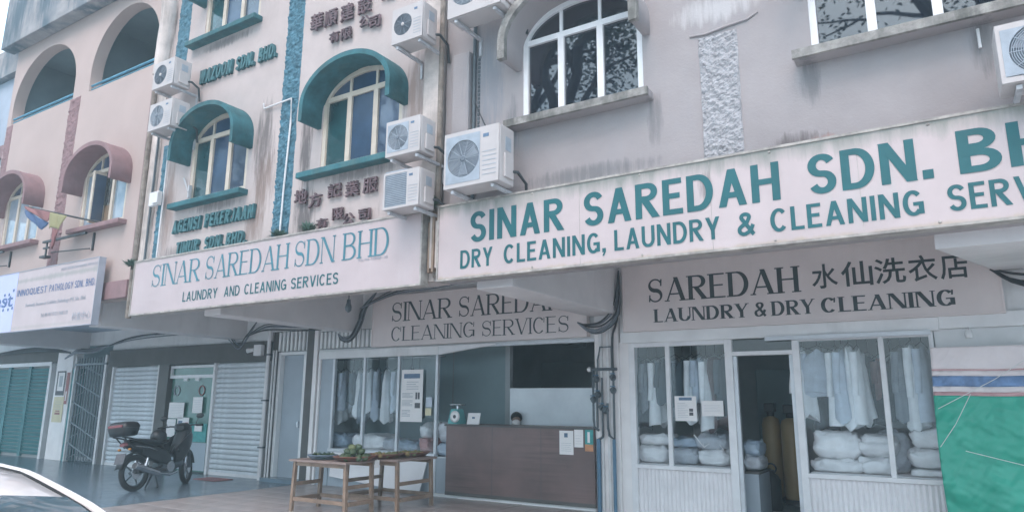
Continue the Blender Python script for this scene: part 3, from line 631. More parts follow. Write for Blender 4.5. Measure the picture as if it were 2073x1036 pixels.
# glass door between the shutters
gd = B('glass_door', 'glass_green', -15.02, -13.52, .03, .05, .02, 2.0, ws)
B('transom_light', 'glass_green', -15.0, -13.55, .03, .05, 2.06, 2.22, gd)
for x0, x1, z0, z1 in ((-15.07, -13.5, 2.215, 2.27), (-15.07, -13.5, 1.99, 2.06), (-15.07, -15.02, 2.06, 2.215)): B('door_frame', 'white_frame', x0, x1, -.01, .06, z0, z1, gd)
for x in (-14.5, -14.08): B('clamp', 'white_frame', x - .07, x + .07, .0, .03, 1.93, 1.985, gd)
for x in (-14.80, -13.9): 
    b = MB(); b.torus((x, .02, 1.72), .10, .012, 'y', 20, 6); b.build('ring_decal', 'print_red' if x > -14 else 'ink_grey', gd)
B('lower_frosting', 'door_grey', -14.95, -13.58, .018, .028, .05, .62, gd)
B('frosting', 'print_teal', -14.45, -13.62, .019, .028, .64, 1.02, gd)
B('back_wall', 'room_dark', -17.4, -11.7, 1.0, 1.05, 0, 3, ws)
# the room behind the middle laundry
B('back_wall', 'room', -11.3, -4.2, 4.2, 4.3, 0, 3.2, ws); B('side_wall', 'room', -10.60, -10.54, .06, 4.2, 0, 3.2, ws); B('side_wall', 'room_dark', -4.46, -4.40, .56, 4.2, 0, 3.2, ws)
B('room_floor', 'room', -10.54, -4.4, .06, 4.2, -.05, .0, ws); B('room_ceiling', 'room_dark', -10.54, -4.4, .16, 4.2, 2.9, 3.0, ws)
B('room_partition', 'room_teal', -10.53, -6.78, 1.20, 1.25, 0, 2.88, ws); B('partition_edge', 'room', -6.78, -6.68, 1.15, 1.25, 0, 2.88, ws)
B('partition_joint', 'room_dark', -7.98, -7.96, 1.192, 1.20, 1.0, 2.7, ws)
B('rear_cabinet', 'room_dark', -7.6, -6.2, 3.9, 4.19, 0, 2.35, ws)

# ---------------- pink shophouse (left)
ps = thing('pink_shophouse', 'cream shophouse with dusty pink hoods and open arched balconies at far left', 'building')
P1, P2 = (-16.42, -14.92), (-13.34, -11.86)
L1, L2 = (-16.88, -14.27), (-13.68, -11.40)
wall(ps, 'pink_wall', -17.05, -11.331, 3.17, 9.9, [arch(P1[0], P1[1], 4.55, WS, WZ), arch(P2[0], P2[1], 4.55, WS, WZ), arch(L1[0], L1[1], 7.36, 7.75, 8.86, 28), arch(L2[0], L2[1], 7.36, 7.75, 8.86, 28)])
for (a, b2), pn in ((P1, ['glass_curtain'] * 3), (P2, ['glass_curtain', None, 'glass_curtain'])):
    f = window(ps, a, b2, 4.55, WT, WS, WZ, 'cream_frame', pn, ['glass_grey'] * 3, fw=.06)
    if pn[1] is None:      # open leaf: grille, dark gap and a brown board
        B('casement', 'cream_frame', a + .53, a + .60, -3.33, -3.10, 4.60, 5.56, f); B('pane', 'glass_grey', a + .60, a + .612, -3.31, -3.12, 4.65, 5.5, f)
        B('dark_gap', 'room_dark', a + .52, a + .98, -3.06, -3.05, 4.6, 5.58, f); B('board', 'wood_pane', a + .60, a + .96, -3.09, -3.08, 4.6, 4.95, f)
        g = MB()
        for k in range(4): g.cyl((a + .64 + k * .09, -3.13, 4.95), (a + .64 + k * .09, -3.13, 5.55), .008, n=5)
        for k in range(7): g.torus((a + .72 + (k % 2) * .13, -3.13, 5.02 + k * .08), .05, .006, 'y', 10, 4)
        g.build('grille', 'black_metal', f)
    hood(ps, 'pink_trim', a - .10, b2 + .10, 5.20, 5.42, 6.0, .075, .36)
    sill(ps, 'pink_trim', a - .12, b2 + .12, 4.54)
rough_strip('pink_stripe', 'pink_trim', -14.35, -13.93, 3.7, 7.36, YF - .004, .02, .03, ps, 23, .03)
rough_strip('pink_stripe', 'pink_trim', -17.04, -16.72, 3.9, 7.36, YF - .004, .02, .04, ps, 24, .02)
B('edge_strip', 'pink_trim', -11.42, -11.334, YF - .02, YF - .002, 3.45, 9.3, ps)
B('bottom_band', 'pink_trim', -17.05, -11.40, YF - .06, YF - .001, 3.16, 3.46, ps, bev=.01)
B('parapet_band', 'parapet', -17.25, -11.36, YF - .28, YF - .003, 9.12, 10.6, ps, bev=.02)
# balconies behind the arches
for a, b2 in (L1, L2):
    bm_ = MB(); bm_.cyl((a + .01, YF + .05, 7.50), (b2 - .01, YF + .05, 7.50), .022); bm_.cyl((a + .01, YF + .05, 7.42), (b2 - .01, YF + .05, 7.42), .014)
    bm_.build('railing', 'blue_paint', ps)
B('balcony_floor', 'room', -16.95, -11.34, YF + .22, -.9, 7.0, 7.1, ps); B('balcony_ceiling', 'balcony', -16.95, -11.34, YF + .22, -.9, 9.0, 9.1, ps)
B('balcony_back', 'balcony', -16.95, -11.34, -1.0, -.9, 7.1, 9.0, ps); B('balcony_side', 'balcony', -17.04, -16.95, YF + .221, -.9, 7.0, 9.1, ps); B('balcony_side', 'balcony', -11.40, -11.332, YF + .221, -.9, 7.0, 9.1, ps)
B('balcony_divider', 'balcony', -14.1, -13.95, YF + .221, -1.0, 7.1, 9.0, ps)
B('doorway', 'room_dark', -15.6, -14.5, -1.04, -1.003, 7.1, 8.25, ps); B('doorway', 'room_dark', -13.6, -11.9, -1.04, -1.003, 7.3, 8.35, ps)
B('stored_box', 'white_board', -15.0, -14.45, -2.6, -2.2, 7.1, 7.72, ps); B('stored_box', 'white_board', -12.4, -11.5, -2.7, -2.2, 7.1, 7.78, ps)
B('ceiling', 'soffit', -17.05, -11.302, YF + .22, .3, 3.6, 3.75, ps)
beam(ps, -19.25, -18.72)
B('inner_wall', 'inner_white', -24, -17.60, 0.0, .15, 2.86, 3.62, ps); B('inner_wall', 'dark_fascia', -24, -20.15, -.03, -.002, 2.46, 2.80, ps)
B('ceiling', 'soffit', -25, -17.051, YF + .22, .3, 3.6, 3.75, ps)
# ground floor: white pillar, folding grille, green louvred doors
B('pillar', 'column_white', -20.12, -19.32, -.06, .2, 0, 2.86, ps, bev=.01)
B('pillar_edge', 'green_door', -19.318, -19.16, -.04, .2, 0, 2.3, ps)
gt = thing('folding_grille', 'collapsible grey metal gate across the stairway by the white pillar', 'gate')
barm = MB().box(-.012, .012, -.012, .012, 0, 2.52).mesh('bar', 'gate_steel')
for i in range(22): link('bar', barm, gt, loc=(-19.08 + i * .064, -.02 - .03 * (i % 2), .03))
lat = MB().box(-.05, .05, -.006, .006, -.006, .006); lat_me = MB()
for k in range(5):
    for s_2 in (1, -1): lat_me.add([(-.66, .0 + .012 * s_2, .25 + k * .5 - .2 * s_2), (.66, .0 + .012 * s_2, .25 + k * .5 + .2 * s_2), (.66, .008 + .012 * s_2, .28 + k * .5 + .2 * s_2), (-.66, .008 + .012 * s_2, .28 + k * .5 - .2 * s_2)], [(0, 1, 2, 3)])
lat_me.build('lattice', 'gate_steel', gt).location = (-18.42, -.06, 0)
B('top_track', 'gate_steel', -19.12, -17.66, -.10, .03, 2.36, 2.41, gt); B('gate_post', 'pipe_white', -19.14, -19.09, -.09, .02, 0, 2.6, gt); B('gate_post', 'pipe_white', -17.74, -17.66, -.09, .02, 0, 2.6, gt)
B('stair_wall', 'room_teal', -24.5, -17.5, .9, .95, 0, 3.6, ps); B('stair_jamb', 'dark_post', -17.652, -17.55, -.05, .9, 0, 2.7, ps)
gdr = B('louvred_door', 'room_dark', -24.5, -20.52, .07, .09, 0, 2.42, ps)
slm = MB().box(-.52, .52, -.02, .012, -.035, .035); sme = slm.mesh('slat', 'green_door')
for L_ in range(3):
    xc = -21.1 - L_ * 1.18
    for i in range(24): link('slat', sme, gdr, loc=(xc, .045, .12 + i * .095)).rotation_euler = (R(28), 0, 0)
    for x in (xc - .56, xc + .56): B('stile', 'green_door', x - .04, x + .04, .0, .06, .02, 2.40, gdr)
for x0, x1, z0, z1 in ((-24.5, -20.44, 2.40, 2.50), (-20.52, -20.40, 0, 2.40)): B('door_frame', 'pipe_white', x0, x1, -.05, .07, z0, z1, gdr)
for q, x0, x1 in ((ps, -24.6, -11.32), (ws, -11.319, -4.901), (gs, -4.90, 4.2)):  # unseen rear walls and roofs, added to close off light leaks
    B('rear_wall', 'soffit', x0, x1, 4.65, 4.8, 0, 9.9, q); B('roof', 'soffit', x0 if q != ps else -17.05, x1, YF + .221, 4.8, 9.9, 10.0, q)
# house beyond, seen at the left edge
nb = thing('blue_neighbour_house', 'blue grey end house beyond the pink shophouse, cut by the left edge', 'building')
B('wall', 'neighbour', -23.5, -17.30, -2.95, 0.3, 3.2, 8.8, nb); B('parapet', 'parapet', -23.5, -17.30, -3.1, -2.8, 8.81, 9.5, nb)
B('window', 'glass_grey', -19.0, -17.9, -3.0, -2.951, 5.0, 6.2, nb); B('band', 'pink_trim', -23.5, -17.3, -3.02, -2.951, 6.8, 7.1, nb)

# ================================================================== SIGN BOARDS
def signboard(label, x0, x1, z0, z1, yf, thick, face, edge='sign_edge', rim=.022):
    t = thing('sign_board', label, 'sign', ((x0 + x1) / 2, yf, z0)); t.location = (0, 0, 0)
    B('panel', face, x0 + rim, x1 - rim, yf, yf + thick, z0 + rim, z1 - rim, t)
    B('rim', edge, x0, x1, yf - .012, yf + thick + .01, z1 - rim, z1, t); B('rim', edge, x0, x1, yf - .012, yf + thick + .01, z0, z0 + rim, t)
    B('rim', edge, x0, x0 + rim, yf - .010, yf + thick + .008, z0 + rim, z1 - rim, t); B('rim', edge, x1 - rim, x1, yf - .010, yf + thick + .008, z0 + rim, z1 - rim, t)
    return t
def line(t, m, words, z0, z1, y, **k):
    for tx, a, b2 in words:
        sf = .07 if k.get('serif') else 0; g = k.get('gap', .13) + sf; x = 0; cs = []
        for ch in tx: W = glyph(ch, k['T'], k['N'], k.get('serif', False))[1]; cs.append((ch, x, W)); x += W + g
        u = (b2 - a) / (x - g)
        for ch, q, W in cs: b = MB(); word(b, ch, a + q * u, a + (q + W) * u, z0, z1, y, **k); b.build('letter', m, t)
YS = -3.42
t = signboard('large white sign with bold teal capitals SINAR SAREDAH SDN. BHD., green grime along its top', -4.80, 2.15, 2.82, 3.70, YS, .12, 'sign_white')
line(t, 'ink_teal', [('SINAR', -4.34, -3.18), ('SAREDAH', -2.95, -1.08), ('SDN.', -.85, .05), ('BHD.', .22, 1.28)], 3.215, 3.56, YS - .004, T=.205, N=.15, gap=.12)
line(t, 'ink_teal', [('DRY', -4.47, -4.04), ('CLEANING,', -3.90, -2.72), ('LAUNDRY', -2.63, -1.61), ('&', -1.46, -1.31), ('CLEANING', -1.18, -.04), ('SERVICES', .12, 1.15)], 2.935, 3.14, YS - .004, T=.19, N=.14, gap=.13)
for x in (-3.55, -2.35, -1.15, .05, 1.25):
    for z in (2.865, 3.655): MB().lathe((x, YS - .001, z), [(.012, 0), (.012, .004), (.006, .007)], 8, 'y').build('fixing', 'sign_edge', t)
for x in (-3.0, -1.68, -.47, .75): B('panel_joint', 'sign_edge', x - .002, x + .002, YS - .0015, YS + .001, 2.845, 3.67, t)
t = signboard('white sign with thin teal serif words SINAR SAREDAH SDN BHD under the teal hoods', -10.93, -5.02, 2.80, 3.68, YS, .12, 'sign_clean')
line(t, 'ink_paleteal', [('SINAR', -10.40, -9.20), ('SAREDAH', -9.06, -7.29), ('SDN', -7.17, -6.44), ('BHD', -6.28, -5.53)], 3.215, 3.56, YS - .004, T=.125, N=.045, serif=True, gap=.06)
line(t, 'ink_teal', [('LAUNDRY', -9.55, -8.73), ('AND', -8.58, -8.24), ('CLEANING', -8.14, -7.29), ('SERVICES', -7.20, -6.34)], 2.93, 3.075, YS - .004, T=.16, N=.13, gap=.14)
typed('small_print', 'ink_grey', t, '(Co. No. 155068 - X)', -6.02, -5.54, 3.165, 3.205, YS - .003)
t = signboard('white pathology clinic sign with a lilac end panel, cut by the left edge', -18.6, -12.02, 2.73, 3.88, YS, .10, 'sign_clean', 'ink_grey', .012)
B('end_panel', 'sign_lilac', -18.55, -14.86, YS - .003, YS + .001, 2.745, 3.868, t)
line(t, 'ink_navy', [('INNOQUEST', -14.80, -13.69), ('PATHOLOGY', -13.60, -12.78), ('SDN.', -12.72, -12.44), ('BHD.', -12.36, -12.06)], 3.395, 3.52, YS - .005, T=.15, N=.12, gap=.15)
typed('small_print', 'ink_grey', t, 'Formerly known as Gribbles Pathology (M) Sdn. Bhd.', -14.40, -12.30, 3.15, 3.24, YS - .004)
typed('small_print', 'ink_grey', t, 'PUSAT PERUBATAN MAKMAL PATOLOGI', -13.26, -12.06, 3.75, 3.80, YS - .004)
typed('small_print', 'ink_grey', t, 'Tel: 09-747 7172 / 7448 172', -13.78, -12.84, 2.95, 3.02, YS - .004)
typed('small_print', 'ink_grey', t, '检查中心', -12.68, -12.08, 2.83, 2.97, YS - .004)
typed('emblem_lettering', 'ink_navy', t, 'innoquest', -17.45, -14.93, 3.14, 3.47, YS - .005, offset=.012)
dm = MB().lathe((0, 0, 0), [(.03, 0), (.03, .003)], 10, 'y').mesh('dot', 'ink_navy')
for x, z in ((-15.30, 3.46), (-15.12, 3.46), (-14.96, 3.53), (-15.28, 3.17), (-15.08, 3.17), (-14.92, 3.19), (-15.18, 3.32)): link('emblem_dot', dm, t, loc=(x, YS - .006, z))
YI = -.13
t = signboard('grey sign in the arcade with dark serif letters CLEANING SERVICES above the brown counter', -8.84, -4.53, 2.465, 3.37, YI, .09, 'sign_grey', 'sign_grey', .02)
line(t, 'ink_dark', [('SINAR', -8.38, -7.06), ('SAREDAH', -6.90, -4.93)], 2.895, 3.235, YI - .004, T=.13, N=.05, serif=True, gap=.06)
line(t, 'ink_dark', [('CLEANING', -8.37, -6.57), ('SERVICES', -6.42, -4.83)], 2.55, 2.80, YI - .004, T=.11, N=.045, serif=True, gap=.06)
t = signboard('tan grey sign with heavy serif letters SAREDAH and Chinese characters above the right shop door', -3.95, .59, 2.50, 3.45, YI, .09, 'sign_grey', 'sign_grey', .02)
line(t, 'ink_dark', [('SAREDAH', -3.56, -1.53)], 2.90, 3.235, YI - .004, T=.17, N=.06, serif=True, gap=.05)
line(t, 'ink_dark', [('LAUNDRY', -3.47, -2.18), ('&', -2.10, -1.95), ('DRY', -1.88, -1.37), ('CLEANING', -1.29, .13)], 2.615, 2.80, YI - .004, T=.20, N=.08, serif=True, gap=.05)
for ch, a, b2 in (('水', -1.37, -1.07), ('仙', -1.03, -.68), ('洗', -.66, -.33), ('衣', -.30, -.01), ('店', .02, .30)):
    typed('character', 'ink_dark', t, ch, a, b2, 2.92, 3.23, YI - .003, offset=.012)

# raised letters fixed to the wall, one mesh per letter
def raised(label, m, rows, slant=.12):
    t = thing('wall_lettering', label, 'lettering')
    for text, x0, x1, z0, z1 in rows:
        cs = []; x = 0
        for ch in text:
            if ch == ' ': x += .42; continue
            W = glyph(ch, .24, .19, False)[1]; cs.append((ch, x, W)); x += W + .13
        k = (x1 - x0) / (x - .13)
        for ch, a, W in cs:
            b = MB(); word(b, ch, x0 + a * k, x0 + (a + W) * k, z0, z1, YF - .055, T=.24, N=.19, slant=slant, depth=.05)
            b.build('letter', m, t)
raised('raised teal letters WAZOON SDN. BHD. under the upper window', 'letter_teal', [('WAZOON', -10.0, -9.17, 6.57, 6.81), ('SDN.', -9.06, -8.63, 6.57, 6.80), ('BHD.', -8.52, -8.12, 6.57, 6.80)])
raised('raised teal letters AGENSI PEKERJAAN TIMUR in two rows below the teal sill', 'letter_teal', [('AGENSI', -10.30, -9.59, 4.09, 4.30), ('PEKERJAAN', -9.47, -8.33, 4.09, 4.30), ('TIMUR', -10.14, -9.58, 3.73, 3.93), ('SDN.', -9.42, -8.98, 3.73, 3.93), ('BHD.', -8.90, -8.46, 3.73, 3.93)])
def raised_cn(label, rows):
    t = thing('wall_characters', label, 'lettering')
    for chars, xs, z0, z1 in rows:
        for ch, x in zip(chars, xs):
            typed('character', 'letter_rust', t, ch, x, x + (.25 if z1 - z0 > .2 else .2), z0 + rnd.uniform(-.01, .01), z1, YF - .02, offset=.012, depth=.035).rotation_euler = (0, rnd.uniform(-.008, .008), 0)
raised_cn('rusty Chinese characters in two rows beside the topmost air conditioner', [('華順建設局', (-7.38, -7.06, -6.73, -6.40, -6.08), 6.76, 7.02), ('有限公司', (-6.97, -6.72, -6.46, -6.21), 6.45, 6.62)])
raised_cn('rusty Chinese characters in two rows below the right teal window sill', [('地方記業服', (-7.49, -7.15, -6.83, -6.49, -6.17), 4.12, 4.32), ('有限公司', (-6.97, -6.73, -6.48, -6.21), 3.79, 3.94)])

# ================================================================== AIR CONDITIONERS
def ac(label, x0, x1, z0, z1, yf, dep=.30, style='round', body='ac_white', brk=True):
    t = thing('air_conditioner', label, 'air conditioner', group='outdoor air conditioner units')
    wd, hg = x1 - x0, z1 - z0; gx = x0 + wd * .66; cx, cz = x0 + wd * .36, z0 + hg * .5; r = min(wd * .29, hg * .42)
    B('casing', body, x0, x1, yf + .02, yf + dep, z0, z1, t, bev=.014)
    if style == 'flat':
        panel('front_plate', body, rect(x0 + .004, x1 - .004, z0 + .004, z1 - .004), [rect(x0 + .03, gx, z0 + .03, z1 - .03)], yf, yf + .021, t)
        B('intake', 'ac_dark', x0 + .03, gx, yf + .012, yf + .019, z0 + .03, z1 - .03, t)
        b = MB()
        for k in range(int(hg / .022)): b.box(x0 + .03, gx, yf + .003, yf + .010, z0 + .035 + k * .0215, z0 + .046 + k * .0215)
        b.build('louvres', 'ac_grille', t)
    else:
        panel('front_plate', body, rect(x0 + .004, x1 - .004, z0 + .004, z1 - .004), [circle(cx, cz, r)], yf, yf + .021, t)
        B('fan_well', 'ac_dark', cx - r, cx + r, yf + .0195, yf + .0205, cz - r, cz + r, t)
        if style == 'square': 
            panel('grille_surround', 'ac_grille', rect(x0 + .03, gx + .005, z0 + .05, z1 - .05), [circle(cx, cz, r)], yf - .004, yf - .001, t)
        b = MB()
        for k in range(13): b.torus((cx, yf + .002, cz), r * (.10 + .075 * k), .0035, 'y', 32, 4)
        for k in range(10): a = math.pi * 2 * k / 10; b.cyl((cx, yf, cz), (cx + r * math.cos(a), yf, cz + r * math.sin(a)), .004, n=4)
        b.build('fan_guard', 'ac_grille' if style != 'hub' else 'ac_dark', t)
        b = MB()
        for k in range(3):
            a = 2.1 * k + .5; b.add([(cx + .02 * math.cos(a), yf + .012, cz + .02 * math.sin(a)), (cx + r * .9 * math.cos(a - .35), yf + .016, cz + r * .9 * math.sin(a - .35)), (cx + r * .92 * math.cos(a + .35), yf + .009, cz + r * .92 * math.sin(a + .35))], [(0, 1, 2)])
        b.build('fan_blades', 'ac_grille', t)
        MB().lathe((cx, yf + .004, cz), [(r * .16, -.004), (r * .16, .012), (r * .1, .016)], 16, 'y').build('fan_hub', 'ac_white' if style == 'hub' else 'ac_dark', t)
    b = MB()
    for k in range(6): b.box(gx + wd * .05, x1 - wd * .05, yf - .003, yf + .002, z0 + hg * (.14 + .08 * k), z0 + hg * (.15 + .08 * k))
    b.build('vents', 'ac_grille', t)
    B('badge', 'print_blue', gx + wd * .06, gx + wd * .16, yf - .003, yf + .001, z1 - hg * .20, z1 - hg * .14, t)
    B('side_cover', body, x1 - .002, x1 + .022, yf + dep * .30, yf + dep * .88, z0 + hg * .10, z0 + hg * .52, t, bev=.01)
    B('side_handle', 'ac_grille', x1 - .002, x1 + .004, yf + dep * .42, yf + dep * .78, z0 + hg * .58, z0 + hg * .82, t)
    if brk:
        for x in (x0 + wd * .14, x1 - wd * .14):
            b = MB(); b.box(x - .018, x + .018, yf + .03, YF + .005, z0 - .045, z0 - .012); b.box(x - .016, x + .016, YF - .02, YF + .004, z0 - .24, z0 - .0455); b.build('bracket', 'steel_bracket', t)
    b = MB(); b.tube([(x1 - .01, yf + dep - .06, z0 + hg * .25), (x1 + .06, yf + dep - .02, z0 + hg * .24), (x1 + .05, YF - .08, z0 + hg * .12), (x1 + .03, YF - .03, z0 - .15)], .018, 6); b.build('refrigerant_pipe', 'cable_black', t)
    return t
ac('big white air conditioner with square grey grille, standing just above the large teal lettered sign', -4.48, -3.76, 3.75, 4.385, -3.75, .30, 'square')
ac('white air conditioner cut by the top edge, left of the grey arched hood', -4.49, -3.76, 5.79, 6.45, -3.75, .30, 'round')
ac('white air conditioner with pale fan hub, beside the upper Chinese characters', -5.36, -4.88, 5.73, 6.20, -3.72, .28, 'hub')
ac('white air conditioner with round grille at the right end of the teal sill', -5.35, -4.83, 4.28, 4.72, -3.75, .28, 'square')
ac('air conditioner with flat slatted front, lowest of the column beside the rusty strip', -5.36, -4.82, 3.645, 4.09, -3.75, .28, 'flat')
ac('upper of two white air conditioners stacked at the left edge of the white house', -10.55, -9.98, 6.42, 6.88, -3.70, .30, 'hub')
ac('lower of two white air conditioners stacked at the left edge of the white house', -10.53, -9.92, 5.70, 6.16, -3.70, .30, 'round')
ac('air conditioner cut by the right edge under the right grey window', .525, 1.25, 3.74, 4.20, -3.74, .30, 'square')
jb = thing('junction_box', 'small white electrical box on pipes left of the lower teal window', 'box')
B('box_body', 'pipe_white', -10.86, -10.60, YF - .16, YF - .09, 4.60, 4.83, jb, bev=.01); B('box_cover', 'pipe_white', -10.72, -10.58, YF - .19, YF - .162, 4.62, 4.81, jb, bev=.008)

# iron sign arms and the flag on the pink house
for i, x in enumerate((-15.85, -12.72)):
    t = thing('iron_arm', ['black iron sign arm under the leftmost pink sill', 'black iron sign arm under the right pink sill beside the flagpole'][i], 'bracket')
    b = MB(); b.box(x - .02, x + .02, YF - .03, YF - .001, 4.10, 4.42); b.build('wall_plate', 'black_metal', t)
    b = MB(); b.box(x - 1.55, x - .03, YF - .16, YF - .12, 4.38, 4.42); b.build('arm', 'black_metal', t)
    b = MB(); b.cyl((x - .03, YF - .05, 4.13), (x - 1.2, YF - .14, 4.17), .012, n=5); b.build('brace', 'black_metal', t)
    b = MB(); b.box(x - 1.50, x - 1.30, YF - .16, YF - .13, 4.26, 4.29); b.box(x - 1.42, x - 1.38, YF - .15, YF - .13, 4.12, 4.379); b.box(x - 1.5, x - 1.28, YF - .2, YF - .1, 4.08, 4.12); b.build('lamp_hook', 'black_metal', t)
t = thing('flag', 'small furled red blue and yellow flag on a thin dark pole', 'flag')
pa, pb = Vector((-12.45, YF - .02, 4.56)), Vector((-14.12, -3.78, 4.97))
MB().cyl(pa, pb, .018, n=6).build('pole', 'black_metal', t)
def cloth(pts_a, pts_b, m, nm, fold=.05, seed=0):
    b = MB(); vs = []; n = 14; k = 8
    for i in range(n + 1):
        u = i / n; A = pts_a[0].lerp(pts_a[1], u); Bq = pts_b[0].lerp(pts_b[1], u)
        for j in range(k + 1):
            v_ = j / k; p = A.lerp(Bq, v_); p = p + Vector((0, fold * math.sin(u * 9 + seed + v_ * 3), fold * .5 * math.sin(u * 7 + seed * 2) * v_)); vs.append(p)
    b.add(vs, [(i * (k + 1) + j, i * (k + 1) + j + 1, (i + 1) * (k + 1) + j + 1, (i + 1) * (k + 1) + j) for i in range(n) for j in range(k)], True)
    o = b.build(nm, m, t); md = o.modifiers.new('t', 'SOLIDIFY'); md.thickness = .006; return o
V = Vector
cloth((V((-13.45, -3.62, 4.80)), V((-14.12, -3.79, 4.97))), (V((-13.50, -3.64, 4.62)), V((-14.06, -3.79, 4.90))), 'flag_red', 'red_stripe', .02, 1)
cloth((V((-13.50, -3.65, 4.615)), V((-14.06, -3.80, 4.895))), (V((-13.62, -3.66, 4.48)), V((-14.0, -3.80, 4.76))), 'flag_blue', 'blue_field', .02, 1)
cloth((V((-13.10, -3.56, 4.71)), V((-13.46, -3.62, 4.80))), (V((-13.16, -3.58, 4.46)), V((-13.50, -3.64, 4.52))), 'flag_yellow', 'yellow_part', .03, 2)
cloth((V((-13.20, -3.58, 4.47)), V((-13.38, -3.60, 4.49))), (V((-13.30, -3.60, 4.16)), V((-13.34, -3.60, 4.12))), 'flag_red', 'tail', .02, 3)

# ================================================================== THINGS IN THE ARCADE
def notice(label, x0, x1, z0, z1, y, blocks, paper='paper', name='notice'):
    t = thing(name, label, 'notice')
    B('sheet', paper, x0, x1, y, y + .004, z0, z1, t)
    w_, h_ = x1 - x0, z1 - z0
    for m, a, b2, c, d2 in blocks: B('print', m, x0 + w_ * a, x0 + w_ * b2, y - .002, y + .001, z0 + h_ * c, z0 + h_ * d2, t)
    return t
lines = lambda a, b2, z0, z1, n, m='print_grey': [(m, a, b2 - .12 * (i % 3 == 2), z0 + (z1 - z0) * i / n, z0 + (z1 - z0) * i / n + .012) for i in range(n)]
notice('tall white poster with blue header taped in the middle laundry window', -8.17, -7.69, 1.17, 2.05, -.045, [('print_blue', .12, .86, .83, .92)] + lines(.25, .8, .62, .80, 4) + lines(.06, .55, .46, .56, 4) + lines(.06, .55, .30, .42, 5) + lines(.06, .45, .10, .24, 5) + [('print_dark', .68, .76, .43, .56), ('print_dark', .79, .87, .43, .56), ('print_dark', .66, .90, .26, .36)])
notice('white notice with blue header in the left pane of the right shop', -3.26, -2.96, 1.27, 1.60, -.04, [('print_blue', .2, .8, .83, .95), ('print_dark', .66, .84, .38, .5), ('print_dark', .66, .84, .22, .35)] + lines(.12, .6, .15, .78, 9))
notice('plain white paper curling in the window beside the shop door', -2.89, -2.60, 1.34, 1.54, -.04, lines(.1, .85, .3, .8, 5))
notice('larger white paper stuck on the brown counter front', -5.02, -4.79, .76, 1.10, -.108, [('print_blue', .35, .6, .72, .9)] + lines(.1, .85, .15, .55, 5))
notice('smaller white paper stuck high on the brown counter front', -4.775, -4.63, .87, 1.12, -.108, lines(.15, .8, .2, .8, 4))
notice('teal and orange sticker at the right end of the counter', -4.60, -4.47, .82, 1.12, -.108, [('print_orange', 0, 1, 0, .32), ('paper', .3, .6, .4, .9)], 'print_teal')
notice('black framed notice with white number on the white pillar', -19.98, -19.56, 1.62, 2.24, -.075, [('print_dark', 0, 1, .94, 1), ('print_dark', 0, 1, 0, .18), ('print_dark', 0, .12, .18, .94), ('print_dark', .88, 1, .18, .94), ('print_grey', .3, .7, .35, .8)])
notice('cream poster with red print below the black framed notice', -20.0, -19.5, .94, 1.58, -.075, [('print_red', .25, .75, .30, .38), ('print_red', .3, .7, .42, .46)] + lines(.15, .85, .5, .9, 6), 'paper_yellow')
notice('narrow red strip poster on the right side of the pillar', -19.50, -19.36, 1.40, 2.2, -.075, [('paper', .3, .7, .1, .4)], 'print_red')
PD = -.02
notice('large white sheet on the left of the glass door', -14.98, -14.42, 1.12, 1.46, PD, lines(.1, .9, .1, .9, 8))
notice('white sheet lower on the left of the glass door', -15.0, -14.68, .72, 1.10, PD, lines(.1, .9, .1, .9, 7))
notice('upright white sheet high on the right of the glass door', -14.12, -13.78, 1.24, 1.58, PD, lines(.1, .9, .1, .9, 7))
notice('pale poster with blue picture in the centre of the glass door', -14.62, -14.2, .80, 1.14, PD, [('print_blue', .1, .45, .2, .8), ('print_red', .7, .95, .4, .7)])
notice('small white card beside the blue picture poster on the glass door', -13.98, -13.72, .86, 1.0, PD, lines(.1, .9, .2, .8, 3))
notice('yellow paper at the right edge of the middle laundry window', -7.63, -7.50, 1.28, 1.40, -.035, [], 'paper_yellow')
notice('blue paper above the yellow one at the window edge', -7.62, -7.49, 1.42, 1.58, -.035, [], 'cloth_blue')

# counter with what stands on it
ct = thing('service_counter', 'long dark brown wood counter across the open laundry front', 'counter')
B('front_panel', 'laminate', -7.12, -4.455, -.10, -.06, .047, 1.12, ct); B('counter_top', 'laminate', -7.15, -4.455, -.12, .42, 1.121, 1.15, ct, bev=.006)
for x in (-6.22, -5.34): B('panel_seam', 'print_dark', x - .003, x + .003, -.1015, -.0995, .06, 1.12, ct)
B('kick_strip', 'dark_post', -7.12, -4.455, -.108, -.101, .048, .10, ct); B('edge_trim', 'dark_post', -7.15, -4.455, -.124, -.1205, 1.122, 1.149, ct)
B('end_panel', 'laminate', -7.12, -7.08, -.059, .40, .047, 1.12, ct); B('inner_shelf', 'laminate', -7.07, -4.46, .1, .4, .5, .53, ct)
sc = thing('weighing_scale', 'teal kitchen scale with round dial standing on the counter', 'scale')
b = MB(); b.loft([[V((-7.15 + .02 * k, -.02 + .02 * k, z)), V((-6.96 - .02 * k, -.02 + .02 * k, z)), V((-6.96 - .02 * k, .22 - .03 * k, z)), V((-7.15 + .02 * k, .22 - .03 * k, z))] for k, z in ((0, 1.151), (0, 1.2), (1.2, 1.36), (1.6, 1.39))], smooth=False); b.build('body', 'scale_teal', sc)
MB().lathe((-7.0, -.025, 1.27), [(.09, 0), (.095, .02), (.07, .022), (.07, .024)], 20, 'y').build('dial', 'paper', sc)
MB().lathe((-7.0, -.05, 1.27), [(.03, 0), (.03, .004)], 10, 'y').build('dial_centre', 'print_dark', sc)
MB().cyl((-7.05, .1, 1.39), (-7.05, .1, 1.44), .02).build('neck', 'chrome', sc)
MB().lathe((-7.05, .1, 1.44), [(.02, 0), (.13, .01), (.145, .03), (.14, .03), (.12, .015)], 20).build('pan', 'chrome', sc)
cd = thing('card_stand', 'small white framed card standing on the counter beside the scale', 'card')
